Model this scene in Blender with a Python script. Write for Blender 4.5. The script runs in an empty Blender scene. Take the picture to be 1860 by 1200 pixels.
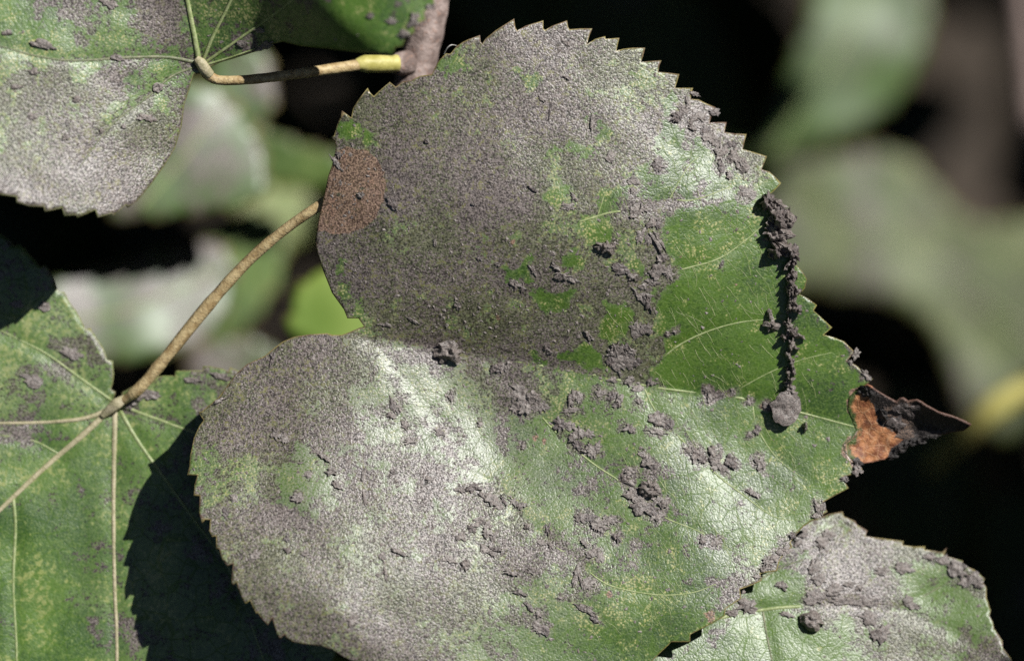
import bpy, math, random
import numpy as np
from mathutils import Vector, Matrix
from mathutils.geometry import delaunay_2d_cdt

random.seed(7)
sc = bpy.context.scene
COL = sc.collection

# ------------------------------------------------------------------ camera
LENS, SENSOR, PXW, PXH = 100.0, 22.3, 1860.0, 1200.0
FOCUS = 0.538                                   # metres from lens to the main leaf
U = FOCUS * SENSOR / LENS / PXW                 # metres per photo pixel on the main leaf
PITCH = math.radians(40)
TARGET = Vector((0, 0, 0.85))                   # centre of the main leaf
ROT = Matrix.Rotation(math.radians(90) - PITCH, 4, 'X')
FWD = (ROT.to_3x3() @ Vector((0, 0, -1))).normalized()
CAM_POS = TARGET - FWD * FOCUS
CAMM = Matrix.Translation(CAM_POS) @ ROT
cam = bpy.data.cameras.new('camera')
cam.lens, cam.sensor_width, cam.sensor_fit = LENS, SENSOR, 'HORIZONTAL'
cam.clip_start, cam.clip_end = 0.01, 500
cam.dof.use_dof = True
cam.dof.focus_distance = FOCUS + 25 * U
cam.dof.aperture_fstop = 5.8
camo = bpy.data.objects.new('camera', cam)
camo.matrix_world = CAMM
COL.objects.link(camo)
sc.camera = camo

# ------------------------------------------------------------------ light
L_CAM = Vector((0.54, 0.52, 0.66)).normalized()           # towards the sun, in camera axes
L_W = (ROT.to_3x3() @ L_CAM).normalized()
SUN_EL = math.asin(L_W.z)
SUN_AZ = math.atan2(L_W.x, L_W.y)
world = bpy.data.worlds.new('World')
sc.world = world
world.use_nodes = True
wn = world.node_tree
sky = wn.nodes.new('ShaderNodeTexSky')
sky.sky_type = 'NISHITA'
sky.sun_disc = False
sky.sun_elevation = SUN_EL
sky.sun_rotation = SUN_AZ
bg = wn.nodes['Background']
bg.inputs['Strength'].default_value = 0.05
wn.links.new(sky.outputs[0], bg.inputs['Color'])
sun = bpy.data.lights.new('sun', 'SUN')
sun.energy = 4.8
sun.angle = math.radians(0.53)
sun.color = (1.0, 0.98, 0.945)
suno = bpy.data.objects.new('sun', sun)
suno.rotation_euler = L_W.to_track_quat('Z', 'Y').to_euler()
suno.location = (0, 0, 3)
COL.objects.link(suno)
sc.view_settings.view_transform = 'Standard'
sc.view_settings.look = 'None'
sc.view_settings.exposure = 0.20
sc.view_settings.gamma = 1.0
sc.view_settings.use_curve_mapping = False
sc.render.engine = 'CYCLES'
sc.cycles.use_denoising = False
sc.cycles.use_adaptive_sampling = False
sc.cycles.max_bounces = 5
sc.cycles.sample_clamp_indirect = 3.0

# ------------------------------------------------------------------ helpers
def cam_pts(x, y, h):
    """photo pixel (on the main leaf's scale) and height towards the lens, in pixels -> camera-space metres"""
    x = np.asarray(x, float); y = np.asarray(y, float); h = np.asarray(h, float)
    D = FOCUS - h * U
    k = D / FOCUS * U
    return np.stack([(x - PXW / 2) * k, -(y - PXH / 2) * k, -D + 0 * x], -1)

def _hash(ix, iy, seed):
    n = (ix.astype(np.int64) * 374761393 + iy.astype(np.int64) * 668265263 + seed * 1274126177) & 0x7fffffff
    n = ((n ^ (n >> 13)) * 1274126177) & 0x7fffffff
    return ((n ^ (n >> 16)) & 0xffff) / 65535.0

def vnoise(x, y, scale, seed=0):
    x = np.asarray(x, float) / scale; y = np.asarray(y, float) / scale
    ix = np.floor(x); iy = np.floor(y)
    fx = x - ix; fy = y - iy
    fx = fx * fx * (3 - 2 * fx); fy = fy * fy * (3 - 2 * fy)
    a = _hash(ix, iy, seed); b = _hash(ix + 1, iy, seed)
    c = _hash(ix, iy + 1, seed); d = _hash(ix + 1, iy + 1, seed)
    return (a * (1 - fx) + b * fx) * (1 - fy) + (c * (1 - fx) + d * fx) * fy

def seg_dist(px, py, poly):
    """unsigned distance and inside test against a closed polygon"""
    P = np.asarray(poly, float)
    Q = np.roll(P, -1, 0)
    n = len(px)
    best = np.empty(n); ins = np.zeros(n, bool)
    for s in range(0, n, 4000):
        X = px[s:s + 4000, None]; Y = py[s:s + 4000, None]
        dx = (Q[:, 0] - P[:, 0])[None]; dy = (Q[:, 1] - P[:, 1])[None]
        l2 = dx * dx + dy * dy + 1e-9
        t = np.clip(((X - P[:, 0]) * dx + (Y - P[:, 1]) * dy) / l2, 0, 1)
        d = (X - P[:, 0] - t * dx) ** 2 + (Y - P[:, 1] - t * dy) ** 2
        best[s:s + 4000] = np.sqrt(d.min(1))
        c = (P[:, 1] > Y) != (Q[:, 1] > Y)
        dyy = np.where(np.abs(dy) < 1e-9, 1e-9, dy)
        xi = P[:, 0] + (Y - P[:, 1]) / dyy * dx
        ins[s:s + 4000] = (np.logical_and(c, X < xi).sum(1) % 2) == 1
    return best, ins

def sdf(px, py, poly):
    d, i = seg_dist(px, py, poly)
    return np.where(i, d, -d)

def line_dist(px, py, pts):
    P = np.asarray(pts, float)
    best = np.full(len(px), 1e9)
    for a, b in zip(P[:-1], P[1:]):
        d = b - a
        t = np.clip(((px - a[0]) * d[0] + (py - a[1]) * d[1]) / (d @ d + 1e-9), 0, 1)
        best = np.minimum(best, np.hypot(px - a[0] - t * d[0], py - a[1] - t * d[1]))
    return best

def resample(poly, step, closed=True):
    out = []
    P = [np.array(p, float) for p in poly]
    n = len(P)
    for i in range(n if closed else n - 1):
        a, b = P[i], P[(i + 1) % n]
        m = max(1, int(np.hypot(*(b - a)) / step))
        for k in range(m):
            out.append(a + (b - a) * k / m)
    if not closed:
        out.append(P[-1])
    return np.array(out)

def smooth_path(pts, n=8, closed=False):
    P = [np.array(p, float) for p in pts]
    if closed:
        P = [P[-1]] + P + [P[0], P[1]]
    else:
        P = [2 * P[0] - P[1]] + P + [2 * P[-1] - P[-2]]
    out = []
    for i in range(1, len(P) - 2):
        a, b, c, d = P[i - 1], P[i], P[i + 1], P[i + 2]
        for k in range(n):
            t = k / n
            out.append(0.5 * (2 * b + (c - a) * t + (2 * a - 5 * b + 4 * c - d) * t * t + (3 * b - a - 3 * c + d) * t ** 3))
    if not closed:
        out.append(P[-2])
    return np.array(out)

def toothed(poly, pitch=34, depth=11, seed=0, lean=0.75):
    """adds forward-leaning saw teeth to a smooth outline given clockwise in the picture"""
    rng = random.Random(seed)
    P = resample(poly, 4)
    out = []
    i = 0
    n = len(P)
    cen = P.mean(0)
    while i < n:
        m = max(3, int(pitch * rng.uniform(0.7, 1.35) / 4))
        for k in range(m):
            if i + k >= n:
                break
            a = P[(i + k) % n]
            t = P[(i + k + 1) % n] - P[(i + k - 1) % n]
            t = t / (np.hypot(*t) + 1e-9)
            nn = np.array([t[1], -t[0]])
            if nn @ (a - cen) < 0:
                nn = -nn
            f = (k / m) ** 0.75
            out.append(a + nn * depth * f * rng.uniform(0.9, 1.1) + (t * depth * 0.25 * f))
        i += m
    return np.array(out)

def idw(px, py, ctrl, power=3.0, eps=900):
    C = np.asarray(ctrl, float)
    out = np.zeros((len(px), C.shape[1] - 2))
    wsum = np.zeros(len(px))
    for c in C:
        w = 1.0 / (((px - c[0]) ** 2 + (py - c[1]) ** 2 + eps) ** (power / 2))
        wsum += w
        out += w[:, None] * c[2:]
    return out / wsum[:, None]

class Height:
    """height field integrated from wanted slopes (dh/dx to the right, dh/dup) given at control points"""
    def __init__(self, x0, y0, x1, y1, ctrl, side=None, base=0.0, at=None, step=14, eps=900):
        nx = int((x1 - x0) / step) + 2; ny = int((y1 - y0) / step) + 2
        self.x0, self.y0, self.s = x0, y0, step
        gx, gy = np.meshgrid(x0 + step * np.arange(nx), y0 + step * np.arange(ny))
        px, py = gx.ravel(), gy.ravel()
        if side is None:
            g = idw(px, py, ctrl, 3.0, eps)
        else:
            C = np.array(ctrl, float)
            sp = side(px, py); scn = side(C[:, 0], C[:, 1])
            ga = idw(px, py, C[scn > 0]); gb = idw(px, py, C[scn <= 0])
            w = np.clip(sp / 26 + 0.5, 0, 1)[:, None]
            g = ga * w + gb * (1 - w)
        GX = g[:, 0].reshape(ny, nx) * step
        GY = -g[:, 1].reshape(ny, nx) * step
        tx = 0.5 * (GX[:, 1:] + GX[:, :-1]); ty = 0.5 * (GY[1:] + GY[:-1])
        def AT(ax, ay):
            r = np.zeros((ny, nx))
            r[:, 1:] += ax; r[:, :-1] -= ax; r[1:] += ay; r[:-1] -= ay
            return r
        def A(h):
            return AT(h[:, 1:] - h[:, :-1], h[1:] - h[:-1])
        h = np.zeros((ny, nx)); r = AT(tx, ty); p = r.copy(); rs = (r * r).sum()
        for _ in range(700):
            Ap = A(p); al = rs / ((p * Ap).sum() + 1e-12)
            h += al * p; r -= al * Ap; r2 = (r * r).sum()
            if r2 < 1e-4: break
            p = r + r2 / rs * p; rs = r2
        self.h = h
        if at is not None:
            self.h = h - self(np.array([at[0]]), np.array([at[1]]))[0]
        self.h = self.h + base
    def __call__(self, x, y):
        ny, nx = self.h.shape
        fx = np.clip((np.asarray(x, float) - self.x0) / self.s, 0, nx - 1.001)
        fy = np.clip((np.asarray(y, float) - self.y0) / self.s, 0, ny - 1.001)
        ix = fx.astype(int); iy = fy.astype(int); fx = fx - ix; fy = fy - iy
        h = self.h
        return ((h[iy, ix] * (1 - fx) + h[iy, ix + 1] * fx) * (1 - fy)
                + (h[iy + 1, ix] * (1 - fx) + h[iy + 1, ix + 1] * fx) * fy)

def empty(name, px, py, h, label=None, cat=None, group=None):
    o = bpy.data.objects.new(name, None)
    c = cam_pts([px], [py], [h])[0]
    o.matrix_world = CAMM @ Matrix.Translation(Vector(c))
    o.empty_display_size = 0.01
    COL.objects.link(o)
    if label: o['label'] = label
    if cat: o['category'] = cat
    if group: o['group'] = group
    o['_o'] = list(c)
    return o

def link_mesh(name, me, mat, parent=None, smooth=True):
    if mat: me.materials.append(mat)
    if smooth:
        me.polygons.foreach_set('use_smooth', np.ones(len(me.polygons), bool))
    o = bpy.data.objects.new(name, me)
    COL.objects.link(o)
    if parent is not None:
        o.parent = parent
    return o

def mesh_np(name, verts, faces):
    me = bpy.data.meshes.new(name)
    me.from_pydata([tuple(v) for v in verts], [], [tuple(int(i) for i in f) for f in faces])
    me.update()
    return me

def local(root, xyz):
    return xyz - np.array(list(root['_o']))

def blade_mesh(name, root, outline, hfun, mat, spacing=5.0, attrs=None, thick=5.0, extra=None, jitter=0.3, seed=1):
    """triangulated leaf blade: outline polygon + jittered interior points, heights from hfun, edge distance as attribute"""
    out = np.asarray(outline, float)
    x0, y0 = out.min(0); x1, y1 = out.max(0)
    nx = int((x1 - x0) / spacing) + 1; ny = int((y1 - y0) / (spacing * 0.87)) + 1
    gx, gy = np.meshgrid(np.arange(nx) * spacing, np.arange(ny) * spacing * 0.87)
    gx = gx + (np.arange(ny) % 2)[:, None] * spacing * 0.5
    rng = np.random.RandomState(seed)
    px = (gx + x0 + rng.uniform(-jitter, jitter, gx.shape) * spacing).ravel()
    py = (gy + y0 + rng.uniform(-jitter, jitter, gy.shape) * spacing).ravel()
    d, ins = seg_dist(px, py, out)
    keep = ins & (d > spacing * 0.55)
    n0 = len(out)
    pts = [Vector((a, b)) for a, b in out] + [Vector((a, b)) for a, b in zip(px[keep], py[keep])]
    r = delaunay_2d_cdt(pts, [], [list(range(n0))], 1, 1e-4)
    V = np.array([(v.x, v.y) for v in r[0]]); F = r[2]
    h = hfun(V[:, 0], V[:, 1])
    if extra is not None:
        h = h + extra(V[:, 0], V[:, 1])
    co = local(root, cam_pts(V[:, 0], V[:, 1], h))
    a = np.array([f[:3] for f in F])
    # faces towards the lens
    e1 = co[a[:, 1]] - co[a[:, 0]]; e2 = co[a[:, 2]] - co[a[:, 0]]
    nz = e1[:, 0] * e2[:, 1] - e1[:, 1] * e2[:, 0]
    if (nz < 0).sum() > len(nz) / 2:
        a = a[:, ::-1]
    me = mesh_np(name, co, a)
    dd, _ = seg_dist(V[:, 0], V[:, 1], out)
    def put(nm, val):
        at = me.attributes.new(nm, 'FLOAT', 'POINT')
        at.data.foreach_set('value', np.asarray(val, np.float32))
    put('rim', dd)
    put('mid', 0.5 + 1.1 * (0.65 * vnoise(V[:, 0], V[:, 1], 24, seed * 17 + 3) + 0.35 * vnoise(V[:, 0], V[:, 1], 11, seed * 17 + 5) - 0.5))
    put('low', vnoise(V[:, 0], V[:, 1], 72, seed * 17 + 9))
    if attrs:
        for k, f in attrs.items():
            put(k, f(V[:, 0], V[:, 1]))
    o = link_mesh(name, me, mat, root)
    if thick:
        md = o.modifiers.new('thickness', 'SOLIDIFY')
        md.thickness = thick * U; md.offset = -1.0
    return o

def tube(name, root, path, hfun, rad, mat, lift=0.0, flat=0.7, sides=8, wob=0.0, seed=0, n=8, smooth=True, ends=None):
    """tapered stalk or vein; path in photo pixels, hfun a height field or list of heights"""
    P = np.array([(p[0], p[1]) for p in path], float)
    if callable(hfun):
        S = smooth_path(P, n) if smooth else resample(P, 6, False)
        H = hfun(S[:, 0], S[:, 1]) + lift
    else:
        Q = np.column_stack([P, np.array(hfun, float)])
        S3 = smooth_path(Q, n)
        S = S3[:, :2]; H = S3[:, 2]
    m = len(S)
    R = np.interp(np.linspace(0, 1, m), np.linspace(0, 1, len(rad)), rad)
    if wob:
        R = R * (1 + wob * (vnoise(np.arange(m), np.zeros(m), 2.0, seed) - 0.5) * 2)
    C = cam_pts(S[:, 0], S[:, 1], H)
    T = np.gradient(C, axis=0); T /= np.linalg.norm(T, axis=1)[:, None] + 1e-12
    Z = np.array([0, 0, 1.0])
    B = np.cross(T, Z); B /= np.linalg.norm(B, axis=1)[:, None] + 1e-12
    N = np.cross(B, T)
    V = []; F = []
    for i in range(m):
        for k in range(sides):
            a = 2 * math.pi * k / sides
            V.append(C[i] + (B[i] * math.cos(a) + N[i] * math.sin(a) * flat) * R[i] * U)
    for i in range(m - 1):
        for k in range(sides):
            F.append((i * sides + k, i * sides + (k + 1) % sides, (i + 1) * sides + (k + 1) % sides, (i + 1) * sides + k))
    F.append(tuple(range(sides))[::-1]); F.append(tuple((m - 1) * sides + k for k in range(sides)))
    V = np.array(V)
    me = mesh_np(name, local(root, V) if root is not None else V, F)
    return link_mesh(name, me, mat, root)

# ------------------------------------------------------------------ materials
class NT:
    def __init__(self, name):
        self.m = bpy.data.materials.new(name); self.m.use_nodes = True
        self.t = self.m.node_tree
        self.bsdf = self.t.nodes['Principled BSDF']
    def n(self, typ, **kw):
        nd = self.t.nodes.new(typ)
        for k, v in kw.items(): setattr(nd, k, v)
        return nd
    def put(self, sock, v):
        if hasattr(v, 'is_output'): self.t.links.new(v, sock)
        elif v is not None: sock.default_value = v
    def math(self, op, a, b=None, c=None, clamp=False):
        nd = self.n('ShaderNodeMath', operation=op, use_clamp=clamp)
        for i, v in enumerate((a, b, c)):
            if v is not None: self.put(nd.inputs[i], v)
        return nd.outputs[0]
    def mix(self, f, a, b):
        nd = self.n('ShaderNodeMix', data_type='RGBA')
        def c4(v): return (v[0], v[1], v[2], 1.0) if isinstance(v, tuple) else v
        self.put(nd.inputs[0], f); self.put(nd.inputs[6], c4(a)); self.put(nd.inputs[7], c4(b))
        return nd.outputs[2]
    def lerp(self, f, a, b):
        nd = self.n('ShaderNodeMix', data_type='FLOAT')
        self.put(nd.inputs[0], f); self.put(nd.inputs[2], a); self.put(nd.inputs[3], b)
        return nd.outputs[0]
    def step(self, v, lo, hi):
        nd = self.n('ShaderNodeMapRange', interpolation_type='SMOOTHSTEP')
        self.put(nd.inputs[0], v); self.put(nd.inputs[1], lo); self.put(nd.inputs[2], hi)
        return nd.outputs[0]
    def coords(self, seed):
        tc = self.n('ShaderNodeTexCoord')
        mp = self.n('ShaderNodeVectorMath', operation='MULTIPLY_ADD')
        self.t.links.new(tc.outputs['Object'], mp.inputs[0])
        mp.inputs[1].default_value = (1 / U, 1 / U, 1 / U)
        mp.inputs[2].default_value = (seed * 311.7, seed * 173.3, seed * 57.1)
        self.P = mp.outputs[0]
    def noise(self, size, detail=2.0, rough=0.5, dist=0.0):
        nd = self.n('ShaderNodeTexNoise')
        self.t.links.new(self.P, nd.inputs['Vector'])
        nd.inputs['Scale'].default_value = 1.0 / size
        nd.inputs['Detail'].default_value = detail
        nd.inputs['Roughness'].default_value = rough
        nd.inputs['Distortion'].default_value = dist
        return nd.outputs['Fac']
    def voro(self, size, feature='F1', rnd=1.0, out='Distance', vec=None):
        nd = self.n('ShaderNodeTexVoronoi', feature=feature)
        self.t.links.new(vec or self.P, nd.inputs['Vector'])
        nd.inputs['Scale'].default_value = 1.0 / size
        nd.inputs['Randomness'].default_value = rnd
        return nd.outputs[out]
    def attr(self, name):
        return self.n('ShaderNodeAttribute', attribute_name=name).outputs['Fac']
    def bump(self, height, dist_px, strength=1.0, prev=None):
        b = self.n('ShaderNodeBump')
        b.inputs['Strength'].default_value = strength
        b.inputs['Distance'].default_value = dist_px * U
        self.put(b.inputs['Height'], height)
        if prev is not None: self.put(b.inputs['Normal'], prev)
        return b.outputs[0]

SOOT_DARK, SOOT_LIGHT = (0.016, 0.0140, 0.0125), (0.250, 0.224, 0.200)

def leaf_material(name, seed=0, cov=0.0, yel=0.0, green_a=(0.024, 0.062, 0.004), green_b=(0.066, 0.135, 0.009),
                  rough_green=0.41, rough_soot=0.45, spec=0.74, dot=4.8, grain=1.0, net=1.0, yellow=(0.36, 0.36, 0.14), rimc=((0.33, 0.27, 0.09), (0.17, 0.10, 0.06))):
    k = NT(name); k.coords(seed)
    n0 = k.noise(3.4, 1.5, 0.6)
    n1 = k.noise(9, 2.0, 0.6)
    n2 = k.attr('mid'); n3 = k.attr('low')
    # soot coverage: patches of several sizes, ruled by the painted coverage
    a = k.math('MULTIPLY', n0, 0.20)
    a = k.math('MULTIPLY_ADD', n1, 0.36, a)
    a = k.math('MULTIPLY_ADD', n2, 0.30, a)
    a = k.math('MULTIPLY_ADD', n3, 0.14, a)
    a = k.math('MULTIPLY_ADD', a, 4.0, -1.50)
    c = k.math('ADD', k.attr('cov'), cov)
    c = k.math('MULTIPLY_ADD', c, 1.40, -0.20)
    soot = k.step(k.math('SUBTRACT', c, a), -0.08, 0.10)
    # green with paler blotches, yellow stipple and a net of veinlets
    g = k.mix(k.step(k.math('MULTIPLY_ADD', n1, 0.6, k.math('MULTIPLY', n3, 0.4)), 0.32, 0.66), green_a, green_b)
    g = k.mix(k.math('MULTIPLY', k.step(n0, 0.48, 0.70), 0.7), g, (0.125, 0.195, 0.032))
    if net:
        e1 = k.voro(9.5, 'DISTANCE_TO_EDGE', 1.0)
        e2 = k.voro(34, 'DISTANCE_TO_EDGE', 1.0)
        crack = k.step(e2, 0.05, 0.012)
        vein = k.math('MAXIMUM', k.math('MULTIPLY', k.step(e1, 0.09, 0.02), 0.30), k.math('MULTIPLY', k.step(e2, 0.03, 0.008), 0.6))
        vein = k.math('MULTIPLY', vein, net)
        g = k.mix(k.math('MULTIPLY', vein, 0.55), g, (0.14, 0.23, 0.06))
    yd = k.math('ADD', k.attr('yel'), k.math('MULTIPLY_ADD', n3, 0.4, yel - 0.2))
    yn = k.math('MULTIPLY_ADD', n2, 0.45 if dot else 0.25, k.math('MULTIPLY', n1, 0.55 if dot else 0.75))
    ymask = k.step(k.math('ADD', yd, k.math('SUBTRACT', k.math('MULTIPLY', yn, 1.5), 1.22)), -0.02, 0.22)
    if dot:
        ymask = k.math('MULTIPLY', ymask, k.step(k.voro(dot, 'F1', 1.0), 0.55, 0.28))
    else:
        ymask = k.math('MULTIPLY', ymask, 0.7)
    g = k.mix(ymask, g, yellow)
    # thin dust dulls the green next to the crust, and pale sheen is painted on
    if net:
        g = k.mix(k.math('MULTIPLY', k.math('ADD', k.attr('cov'), k.attr('film_sheen')), k.math('MULTIPLY', k.step(n0, 0.28, 0.60), 0.62), clamp=True), g, (0.205, 0.215, 0.155))
    # brown dead tissue
    br = k.step(k.math('MULTIPLY_ADD', n1, 0.5, k.math('SUBTRACT', k.attr('brn'), 0.75)), -0.06, 0.10)
    bcol = k.mix(k.step(n0, 0.35, 0.68), (0.085, 0.050, 0.036), (0.36, 0.225, 0.155))
    g = k.mix(br, g, bcol)
    # soot
    hue = k.noise(5.0, 1.0)
    ol = k.step(k.math('MULTIPLY_ADD', n3, 0.30, k.math('MULTIPLY', hue, 0.70)), 0.42, 0.58)
    lt = k.mix(ol, (0.228, 0.188, 0.172), (0.172, 0.172, 0.100))
    dk = k.mix(ol, (0.034, 0.027, 0.025), (0.030, 0.033, 0.017))
    s = k.mix(k.step(k.math('MULTIPLY_ADD', n0, 0.72, k.math('MULTIPLY', n1, 0.28)), 0.34, 0.66), dk, lt)
    tint = k.math('MULTIPLY', k.step(k.math('MULTIPLY_ADD', n0, -0.5, n1), 0.27, 0.42), k.step(n2, 0.35, 0.70))
    s = k.mix(k.math('MULTIPLY', tint, 0.75), s, (0.20, 0.195, 0.075))
    s = k.mix(k.math('MULTIPLY', br, 0.78), s, bcol)
    col = k.mix(soot, g, s)
    # yellowish dry margin
    rim = k.step(k.math('MULTIPLY_ADD', n1, 4.0, k.attr('rim')), 4.6, 2.6)
    col = k.mix(k.math('MULTIPLY', rim, 0.65), col, k.mix(k.step(n2, 0.3, 0.7), rimc[0], rimc[1]))
    k.put(k.bsdf.inputs['Base Color'], col)
    k.put(k.bsdf.inputs['Roughness'], k.lerp(soot, rough_green, rough_soot))
    k.put(k.bsdf.inputs['Specular IOR Level'], k.lerp(soot, k.math('MULTIPLY_ADD', crack, -0.6 * spec, spec) if net else spec, k.math('MULTIPLY_ADD', k.step(n0, 0.36, 0.62), spec * 0.70, spec * 0.50)))
    if net:
        hg = k.math('MULTIPLY_ADD', k.step(e1, 0.0, 0.20), 0.30, n0)
        hg = k.math('MULTIPLY_ADD', n1, 0.12, hg)
        b = k.n('ShaderNodeBump')
        b.inputs['Distance'].default_value = 0.85 * grain * U
        k.put(b.inputs['Height'], hg)
        k.put(b.inputs['Strength'], k.lerp(soot, 0.60, 0.85))
        k.put(k.bsdf.inputs['Normal'], b.outputs[0])
    return k.m

def simple_material(name, ca, cb, size, rough=0.6, spec=0.4, bump=0.8, seed=0, speck=None, size2=None):
    k = NT(name); k.coords(seed)
    n = k.noise(size, 3.0, 0.6)
    col = k.mix(k.step(n, 0.33, 0.67), ca, cb)
    f = k.noise(size2 or size * 0.28, 2.0, 0.6)
    if speck:
        col = k.mix(k.math('MULTIPLY', k.step(f, 0.56, 0.70), 0.6), col, speck)
    k.put(k.bsdf.inputs['Base Color'], col)
    k.bsdf.inputs['Roughness'].default_value = rough
    k.bsdf.inputs['Specular IOR Level'].default_value = spec
    if bump:
        k.put(k.bsdf.inputs['Normal'], k.bump(k.math('MULTIPLY_ADD', f, 0.8, n), bump * size * 0.35))
    return k.m

M_VEIN = simple_material('vein_pale_green', (0.22, 0.28, 0.10), (0.36, 0.40, 0.20), 12, 0.45, 0.5, 0.2)
M_VEIN_DIM = simple_material('vein_dusty', (0.10, 0.13, 0.06), (0.22, 0.22, 0.13), 9, 0.5, 0.45, 0.3)
def soot_material(name, dark, light, seed):
    k = NT(name); k.coords(seed)
    n0 = k.noise(2.6, 1.0, 0.6); n1 = k.noise(11, 2.0, 0.6); hue = k.noise(3.6, 0.0)
    c = k.mix(k.step(k.math('MULTIPLY_ADD', n0, 0.6, k.math('MULTIPLY', n1, 0.4)), 0.30, 0.68), dark, light)
    c = k.mix(k.math('MULTIPLY', k.step(hue, 0.52, 0.66), 0.35), c, (0.22, 0.165, 0.15))
    k.put(k.bsdf.inputs['Base Color'], c)
    k.bsdf.inputs['Roughness'].default_value = 0.52
    k.bsdf.inputs['Specular IOR Level'].default_value = 0.55
    k.put(k.bsdf.inputs['Normal'], k.bump(k.math('MULTIPLY_ADD', n1, 0.8, n0), 1.0))
    return k.m
M_SOOT = soot_material('soot_clump', (0.055, 0.046, 0.042), (0.270, 0.236, 0.214), 3)
M_SOOT_PALE = soot_material('soot_flake_pale', (0.075, 0.064, 0.058), (0.31, 0.275, 0.25), 13)
M_STRAND = soot_material('soot_strand_dark', (0.030, 0.025, 0.024), (0.190, 0.162, 0.152), 7)
M_SOOT_BLACK = simple_material('soot_black', (0.012, 0.011, 0.011), (0.05, 0.044, 0.042), 7, 0.6, 0.4, 1.0, 5, (0.12, 0.10, 0.09))
M_PETIOLE = simple_material('petiole_tan', (0.36, 0.25, 0.115), (0.60, 0.47, 0.25), 16, 0.5, 0.4, 0.3, 1, (0.22, 0.16, 0.11))
M_JOINT = simple_material('vein_joint_pale', (0.34, 0.31, 0.18), (0.48, 0.42, 0.28), 14, 0.5, 0.4, 0.3, 9, (0.25, 0.24, 0.12))
M_TWIG = simple_material('twig_bark', (0.17, 0.125, 0.110), (0.40, 0.315, 0.285), 30, 0.7, 0.3, 0.3, 2, (0.33, 0.20, 0.15))
M_YELLOW = simple_material('petiole_base_yellow', (0.42, 0.38, 0.10), (0.62, 0.56, 0.20), 25, 0.5, 0.4, 0.1, 4)
M_FIBRE = simple_material('fibre_pale', (0.35, 0.34, 0.32), (0.55, 0.53, 0.5), 12, 0.5, 0.4, 0.0, 6)
# ------------------------------------------------------------------ soot flakes and clods
def clod_mesh(name, root, x, y, w, h, ang, height, hfun, seed, lift=0.0, nr=6, ns=22, jag=0.42, rough=0.85, plate=False):
    """a crumb or plate of crust with a torn outline, an uneven top and an undercut edge"""
    ca, sa = math.cos(math.radians(ang)), math.sin(math.radians(ang))
    th = np.arange(ns) * 2 * math.pi / ns
    R = 1 + jag * 2 * (vnoise(np.cos(th) * 3 + 9, np.sin(th) * 3 + 9, 1.0, seed) - 0.5) \
          + jag * 1.3 * (vnoise(np.cos(th) * 7 + 30, np.sin(th) * 7 + 30, 1.0, seed + 5) - 0.5)
    V = []
    def world(fx, fy):
        return x + fx * ca - fy * sa, y + fx * sa + fy * ca
    X = []; Y = []; Z = []
    def add(f, zoff_fun):
        Rf = 1 + (R - 1) * min(1.0, f) ** 2
        fx = f * Rf * np.cos(th) * w / 2; fy = f * Rf * np.sin(th) * h / 2
        gx, gy = world(fx, fy)
        X.append(gx); Y.append(gy); Z.append(hfun(gx, gy) + zoff_fun(gx, gy, f))
    def top(gx, gy, f):
        n = 0.55 * vnoise(gx, gy, max(5.0, min(w, h) * 0.42), seed + 11) + 0.45 * vnoise(gx, gy, max(3.0, min(w, h) * 0.17), seed + 23)
        prof = (1 - 0.30 * f ** 3) if plate else (1 - 0.62 * f ** 2.2)
        return lift + height * prof * ((1 - rough) + rough * 2 * n)
    for i in range(1, nr + 1):
        add(i / nr, top)
    add(0.90, lambda gx, gy, f: lift * 0.6 + height * 0.12 + 0 * gx)
    add(0.62, lambda gx, gy, f: -1.5 + 0 * gx)
    cx = np.array([x]); cy = np.array([y])
    X = np.concatenate([cx] + X); Y = np.concatenate([cy] + Y)
    Z = np.concatenate([hfun(cx, cy) + top(cx, cy, 0)] + Z)
    F = [(0, 1 + (k + 1) % ns, 1 + k) for k in range(ns)]
    for i in range(nr + 1):
        for k in range(ns):
            a = 1 + i * ns + k; b = 1 + i * ns + (k + 1) % ns
            F.append((a, b, b + ns, a + ns))
    co = cam_pts(X, Y, Z)
    me = mesh_np(name, local(root, co) if root is not None else co, [f[::-1] for f in F])
    return me

def clod(name, root, x, y, w, h, ang, height, hfun, seed, mat=None, **kw):
    me = clod_mesh(name, root, x, y, w, h, ang, height, hfun, seed, **kw)
    return link_mesh(name, me, mat or M_SOOT, root, smooth=False)

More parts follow.
